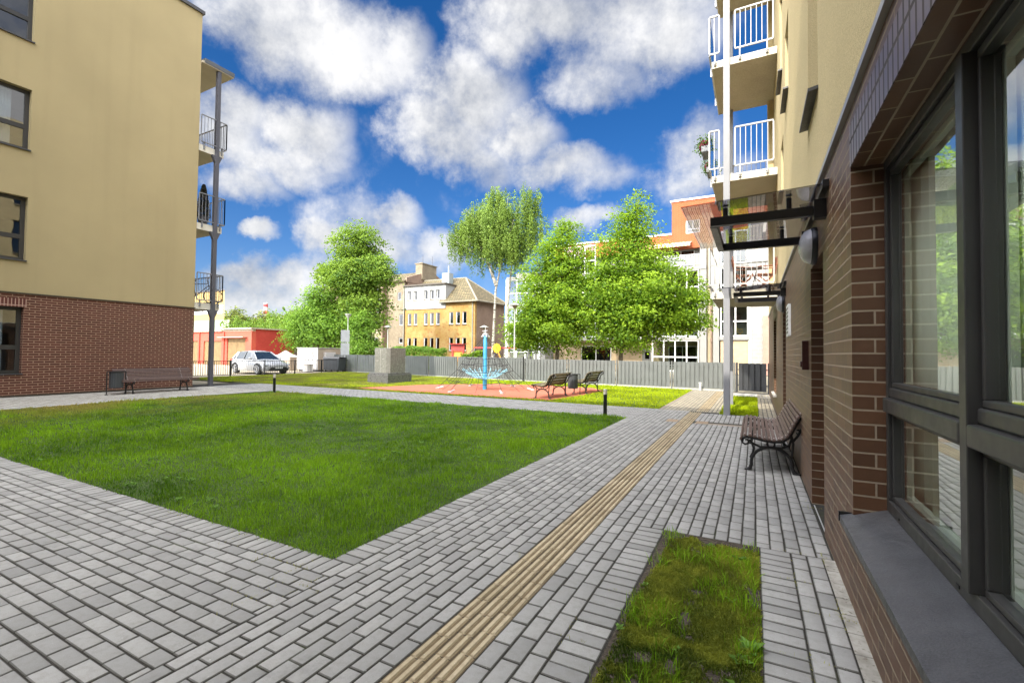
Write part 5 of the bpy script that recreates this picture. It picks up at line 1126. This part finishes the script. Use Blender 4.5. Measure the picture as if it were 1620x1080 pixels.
# garages
gb = wthing('red_garages', 'low row of red painted garages with tan doors behind the white car', 'garages', (-48, 30, 0))
M_GRED = M('garage_red', (.45, .075, .045), .85, var=.15, scale=.8, grain=.15); M_TAN = M('garage_door_tan', (.17, .11, .045), .75, var=.2)
gd = [(-53.8, -52.4), (-51.3, -48.2), (-47.2, -44.2)]
q = MB(); wally(q, 28, 28.35, -58, -43.1, -.05, 3.35, [(a, b_, -.05, z) for (a, b_), z in zip(gd, (2.4, 2.4, 2.65))]); q.build('front_wall', M_GRED, gb)
q = MB(); q.box(-43.35, -43.08, 28.36, 32.6, -.05, 3.55); q.build('side_wall', brick_mat('red_painted_brick', (.42, .05, .04), (.36, .045, .035), (.30, .04, .03), rough=.85, spec=.2, dirt=.15, rh=.1), gb)
q = MB(); q.box(-58.1, -47.9, 27.8, 34, 3.351, 3.46); q.box(-47.89, -42.95, 27.75, 34, 3.552, 3.68); q.box(-47.8, -43.1, 28.0, 28.3, 3.351, 3.551); q.box(-48.1, -43.9, 27.5, 27.99, 2.72, 2.80); q.build('roof_edge', M('garage_coping', (.36, .31, .24), .85), gb)
for (a, b_), z in zip(gd, (2.4, 2.4, 2.65)):
    q = MB(); m_ = (a+b_)/2; q.box(a, m_-.015, 28.10, 28.16, 0, z-.3); q.box(m_+.015, b_, 28.10, 28.16, 0, z-.3); q.box(a, b_, 28.12, 28.16, z-.299, z); q.build('garage_door', M_TAN, gb)
MB().tube([(-52.0, 27.93, 3.3), (-52.0, 27.93, 0)], .06, 8).build('downpipe', M_GRED, gb)
for xa, xb in ((-47.85, -47.6), (-43.6, -43.1)): MB().box(xa, xb, 27.9, 27.999, 0, 3.35).build('pilaster', M_GRED, gb)
t = wthing('beige_hut', 'small beige hut under the left trees beside the red garages', 'hut', (-45.5, 36, 0)); q = MB(); q.box(-47.9, -43.0, 36, 40, 0, 2.5); q.build('wall', M_GREYPL, t); q = MB(); q.prism([(35.6, 2.5), (40.4, 2.5), (38, 3.1)], -48.1, -42.8, 'x'); q.build('roof', M_BRNPL, t)
t = wthing('tarpaulin_heap', 'pale tarpaulin heap between the white car and the kiosk', 'tarpaulin', (-35, 26, 0)); q = MB(); q.lathe((-35.4, 26, 0), [(1.9, 0), (1.75, .5), (1.2, .95), (.6, 1.15), (.05, 1.5)], 9); o = q.build('cover', M('tarp', (.36, .34, .31), .8), t)

# far town
t = wthing('yellow_building', 'distant flat-roofed yellow building with a strip of white windows behind the garages', 'building', (-114, 60, 0))
MB().prism([(-128, 60), (-102.5, 60), (-125, 72.5), (-145, 72.5)], 7.2, 14.5, 'z').build('upper_wall', M('yellow_wall', (.36, .25, .09), .85, var=.05), t); MB().prism([(-128, 58.5), (-98, 58.5), (-101, 59.95), (-128, 59.95)], 0, 7.9, 'z').build('lower_wall', M('pale_green_wall', (.24, .27, .19), .85, var=.05), t)
q = MB()
for k in range(9): q.box(-126+k*2.6, -123.7+k*2.6, 59.93, 59.99, 9.5, 11.4)
q.build('window_strip', M_WHITE, t); MB().prism([(-128.3, 59.8), (-102.2, 59.8), (-125, 72.7), (-145, 72.7)], 14.501, 14.8, 'z').build('roof_edge', M_DGREY, t)
t = wthing('white_hall', 'long white roofed hall in the distance behind the red garages', 'building', (-138, 90, 0)); q = MB(); q.prism([(-156, 0), (-122, 0), (-122, 7.6), (-138, 9.9), (-156, 9.0)], 90, 110, 'y'); q.build('hall_body', M_WREN, t)
b = NB('striped_chimney'); s_ = b.N.new('ShaderNodeSeparateXYZ'); b.L.new(b.pos, s_.inputs[0]); w_ = b.math('GREATER_THAN', b.math('FRACT', b.math('MULTIPLY', s_.outputs[2], .28)), .5); b.set(Base_Color=b.mix(w_, (.42, .05, .05), (.55, .52, .50)), Roughness=.8)
tag(MB().lathe((-235.5, 160, 0), [(1.5, 0), (1.05, 27.3), (.9, 27.4)], 20).build('factory_chimney', b.m, smooth=True), 'tall red and white striped factory chimney on the horizon', 'chimney')

# ------------------------------------------------------------------ trees
M_BARK = M('bark', (.12, .095, .07), .9, var=.3, scale=8, grain=.4, gs=40); b = NB('birch_bark'); n = b.noise(3.0, 4, .6, stretch=(1, 1, 5)); b.set(Base_Color=b.mix(b.ramp(n, .52, .60), (.36, .34, .29), (.06, .05, .04)), Roughness=.8); M_BIRCH = b.m
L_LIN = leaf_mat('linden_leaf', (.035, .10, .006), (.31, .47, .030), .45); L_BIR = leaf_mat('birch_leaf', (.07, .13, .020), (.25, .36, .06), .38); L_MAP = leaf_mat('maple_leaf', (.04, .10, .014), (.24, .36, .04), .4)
L_MAPL = leaf_mat('young_maple_leaf', (.05, .12, .012), (.21, .36, .04), .42); L_FAR = leaf_mat('far_leaf', (.07, .11, .02), (.24, .28, .05), .3)
def leaves(name, C, U, s, mat, tone, parent, asp=.62, seed=0):
    r = np.random.RandomState(seed); n = len(C); nrm = U+r.normal(0, .55, (n, 3)); nrm /= np.linalg.norm(nrm, axis=1)[:, None]
    a = np.cross(nrm, r.normal(0, 1, (n, 3))); a /= np.linalg.norm(a, axis=1)[:, None]; b2 = np.cross(nrm, a)
    s = s*r.uniform(.65, 1.35, n)[:, None]; fold = nrm*s*.25
    V = np.stack([C-a*s, C+b2*s*asp-fold*.6, C+a*s, C-b2*s*asp-fold*.6], 1).reshape(-1, 3)
    o = np_mesh(name, V, np.arange(n)[:, None]*4+np.array([[0, 1, 2, 3]]), mat, np.repeat(np.clip(tone, 0, 1), 4))
    if parent is not None: o.parent = parent
    return o
def tree(name, label, base, E, n_cl, per, ls, lm, seed, bark=M_BARK, tr=.16, h0=1.4, flat=.42, csize=.42, group=None, droop=0., limbs=14, stems=None, tonebias=0.):
    t = thing(name, label, 'tree', base, 0, group); r = np.random.RandomState(seed); E = np.array(E, float); E[:, :3] -= np.array(base)
    vol = E[:, 3]*E[:, 4]*E[:, 5]; pick = r.choice(len(E), n_cl, p=vol**.7/np.sum(vol**.7))
    d = r.normal(0, 1, (n_cl, 3)); d /= np.linalg.norm(d, axis=1)[:, None]; rad = r.beta(3.2, 1.25, n_cl)
    lob = 1+.16*np.sin(d[:, 0]*7+seed)+.14*np.sin(d[:, 2]*9+d[:, 1]*6+seed*2)
    CC = E[pick, :3]+d*E[pick, 3:]*(rad*lob)[:, None]
    keep = CC[:, 2] > h0*.75; CC, d = CC[keep], d[keep]; m = len(CC)
    ax = np.array([[E[:, 0].mean(), E[:, 1].mean(), E[:, 2].mean()]])
    out = CC-np.array([0, 0, CC[:, 2].mean()]); out[:, 2] *= .5; out /= np.linalg.norm(out, axis=1)[:, None]+1e-6
    ct = r.normal(.45+tonebias, .22, m)
    k = np.repeat(np.arange(m), per); n = len(k); o3 = r.normal(0, 1, (n, 3))*csize*np.array([1, 1, flat])
    if droop: o3[:, 2] = -np.abs(r.rand(n))*droop*r.uniform(.4, 1, m)[k]; o3[:, :2] *= .17
    P_ = CC[k]+o3; rr_ = np.linalg.norm(o3[:, :2], axis=1)
    if not droop: P_[:, 2] -= rr_**2*.35
    U = np.tile([[0, 0, 1.]], (n, 1))*(0.25 if droop else .75)+out[k]*.6
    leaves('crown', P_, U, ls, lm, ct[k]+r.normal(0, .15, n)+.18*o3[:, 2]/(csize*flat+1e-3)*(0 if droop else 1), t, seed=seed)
    q = MB(); top = CC[np.argmax(CC[:, 2])]
    for st in (stems or [[(0, 0, 0), (.05, 0, h0), (top[0]*.5, top[1]*.5, h0+(top[2]-h0)*.55), (top[0], top[1], top[2]-.3)]]):
        q.tube(st, [tr*(1-.85*i/(len(st)-1)) for i in range(len(st))], 9)
    main = [Vector(p) for p in (stems[0] if stems else [(0, 0, 0), (.05, 0, h0), (top[0]*.5, top[1]*.5, h0+(top[2]-h0)*.55), (top[0], top[1], top[2]-.3)])]
    def on_trunk(z):
        for a_, b_ in zip(main, main[1:]):
            if a_.z <= z <= b_.z: return a_.lerp(b_, (z-a_.z)/(b_.z-a_.z))
        return main[-1]
    for i in range(limbs):
        c = CC[r.randint(m)]; z0 = h0*.9+(max(c[2], h0)-h0*.9)*r.uniform(.2, .75); s0 = on_trunk(z0); e = Vector(c); mid = s0.lerp(e, .5)+Vector((0, 0, .18)); f_ = 1-.7*z0/top[2]
        q.tube([s0, mid, e], [tr*.45*f_, tr*.26*f_, .010], 6)
    q.build('trunk', bark, t, smooth=True); return t
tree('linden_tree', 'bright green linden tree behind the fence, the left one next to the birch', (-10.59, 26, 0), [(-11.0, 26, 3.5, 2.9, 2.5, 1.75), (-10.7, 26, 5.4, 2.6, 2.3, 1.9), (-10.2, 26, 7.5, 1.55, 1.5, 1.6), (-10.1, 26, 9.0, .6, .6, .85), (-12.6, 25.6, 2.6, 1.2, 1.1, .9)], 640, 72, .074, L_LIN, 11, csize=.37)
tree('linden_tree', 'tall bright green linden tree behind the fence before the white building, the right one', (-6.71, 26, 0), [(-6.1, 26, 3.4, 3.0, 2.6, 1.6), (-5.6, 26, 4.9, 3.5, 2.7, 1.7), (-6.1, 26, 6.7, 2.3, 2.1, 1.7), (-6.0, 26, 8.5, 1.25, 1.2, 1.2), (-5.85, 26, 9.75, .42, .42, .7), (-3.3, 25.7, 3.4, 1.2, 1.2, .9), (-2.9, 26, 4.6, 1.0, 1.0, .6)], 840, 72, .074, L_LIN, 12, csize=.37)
tree('birch_tree', 'tall weeping birch with a white trunk between the weathered house and the lindens', (-17.4, 30, 0), [(-17.0, 30, 11.7, 2.3, 2.2, 1.8), (-17.2, 30, 13.5, .9, 1.0, .7), (-14.7, 30, 13.0, 1.2, 1.2, .8), (-20.6, 30, 10.9, 1.0, 1.2, .9), (-19.8, 30, 11.5, 1.3, 1.3, .6), (-19.3, 30, 12.3, 1.1, 1.2, .6), (-14.0, 30, 11.2, .9, 1.1, 1.4), (-17.2, 30, 10.2, 2.9, 2.2, .9), (-15.6, 30, 10.0, 1.6, 1.6, 1.0)], 1000, 64, .060, L_BIR, 13, M_BIRCH, .13, 6.5, csize=.5, droop=2.5, limbs=22,
     stems=[[(0, 0, 0), (.12, 0, 3), (.25, 0, 6.2), (.9, 0, 9), (1.2, 0, 13)], [(1.3, .4, 0), (1.1, .3, 5), (1.5, .2, 8.2), (2.3, 0, 11.5)], [(.3, 0, 6.5), (-.8, 0, 9.2), (-2, 0, 11)]])
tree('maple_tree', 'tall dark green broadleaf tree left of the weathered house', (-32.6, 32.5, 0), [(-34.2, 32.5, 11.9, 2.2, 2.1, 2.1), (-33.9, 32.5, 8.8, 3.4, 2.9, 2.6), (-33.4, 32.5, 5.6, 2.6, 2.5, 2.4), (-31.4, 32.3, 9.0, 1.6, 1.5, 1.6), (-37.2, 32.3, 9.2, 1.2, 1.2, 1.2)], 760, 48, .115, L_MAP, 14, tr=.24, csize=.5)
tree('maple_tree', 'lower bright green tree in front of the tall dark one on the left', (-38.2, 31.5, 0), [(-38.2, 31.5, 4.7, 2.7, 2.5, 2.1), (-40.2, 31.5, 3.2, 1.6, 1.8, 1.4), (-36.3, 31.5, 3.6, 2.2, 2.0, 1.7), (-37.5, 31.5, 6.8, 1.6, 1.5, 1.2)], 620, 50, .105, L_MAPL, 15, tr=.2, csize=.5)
tree('young_tree', 'small light green tree behind the fence between cone-headed lamp and monument', (-30.2, 29.5, 0), [(-30.2, 29.5, 2.3, 1.5, 1.4, 1.2), (-30.4, 29.5, 3.9, 1.1, 1.0, 1.2)], 200, 44, .085, L_MAPL, 16, tr=.08, csize=.4, limbs=8)
for i, (x, y, w, h) in enumerate([(-136, 82, 6, 14.5), (-128, 80, 5, 12.2), (-121, 82, 6, 13.2), (-112, 81, 6, 11.2), (-103, 78, 6, 12.2), (-95, 76, 6, 12.8)]):
    lb_ = ['leftmost far tree, right above the red garages beside the yellow building', 'second far tree from the left above the garage roof', 'third far tree from the left, left of the striped chimney', 'far tree standing in front of the striped chimney', 'far yellow-green tree right of the striped chimney', 'far tree half hidden by the left bright green crown'][i]
    tree('far_tree', lb_, (x, y, 0), [(x, y, h*.62, w*.8, w*.7, h*.3), (x+w*.2, y, h*.78, w*.45, w*.45, h*.2)], 150, 36, .30, L_FAR, 30+i, tr=.3, csize=1.0, limbs=5, group='far trees on the horizon')
def hedge(name, label, x0, x1, y0, y1, h, n, mat, seed, s=.07, ragged=.18):
    r = np.random.RandomState(seed); x = r.uniform(x0, x1, n); y = r.uniform(y0, y1, n); hh = h*(1-ragged+ragged*2*vnoise(x*1.4, y*.7, seed)); z = hh*(1-r.rand(n)**1.8*.95)
    t = thing(name, label, name.replace('_', ' '), ((x0+x1)/2, (y0+y1)/2, 0)); o = leaves('foliage', np.stack([x, y, z], 1), np.tile([[0, -.4, .6]], (n, 1)), s, mat, .35+.4*(vnoise(x*3, z*3, seed+1)-.3)+r.normal(0, .15, n), None, seed=seed); o.parent = t; o.matrix_parent_inverse = Matrix.Translation(-Vector(t.location))
    q = MB()
    for k in range(max(2, int((x1-x0)/1.2))): xx = x0+.3+k*1.2-(x0+x1)/2; q.tube([(xx, 0, 0), (xx+.1, 0, h*.6)], .03, 5)
    q.build('stems', M_BARK, t)
hedge('hedge', 'leafy hedge over the fence before the weathered house, right of the monument', -29.0, -21.6, 29.3, 30.4, 1.72, 9000, L_MAPL, 41)
hedge('hedge', 'dark clipped hedge behind the fence left of the monument', -36.0, -29.2, 28.6, 29.6, 1.5, 7000, L_MAP, 42, ragged=.06)
hedge('bush', 'bright green bush over the fence just left of the blue mast', -19.9, -18.0, 29.4, 30.3, 1.42, 2600, L_LIN, 43)
hedge('bush', 'grey-green shrubs behind the garages under the yellow building', -66, -52, 38, 41, 4.9, 6000, L_MAP, 44, .16, .3)
hedge('shrub', 'dark round shrub rising behind the garage roof', -71, -64.5, 47, 50, 6.6, 4000, L_MAP, 45, .2, .3)
n = 9000; r = np.random.RandomState(50); x = r.uniform(-175, -60, n); y = r.uniform(96, 125, n); z = (7.2+3.5*vnoise(x*.12, y*.1, 51))*(1-r.rand(n)**2*.7)
o = leaves('far_wood', np.stack([x, y, z], 1), np.tile([[0, -.3, .7]], (n, 1)), .75, L_FAR, .45+r.normal(0, .25, n), None, seed=52); tag(o, kind='stuff')
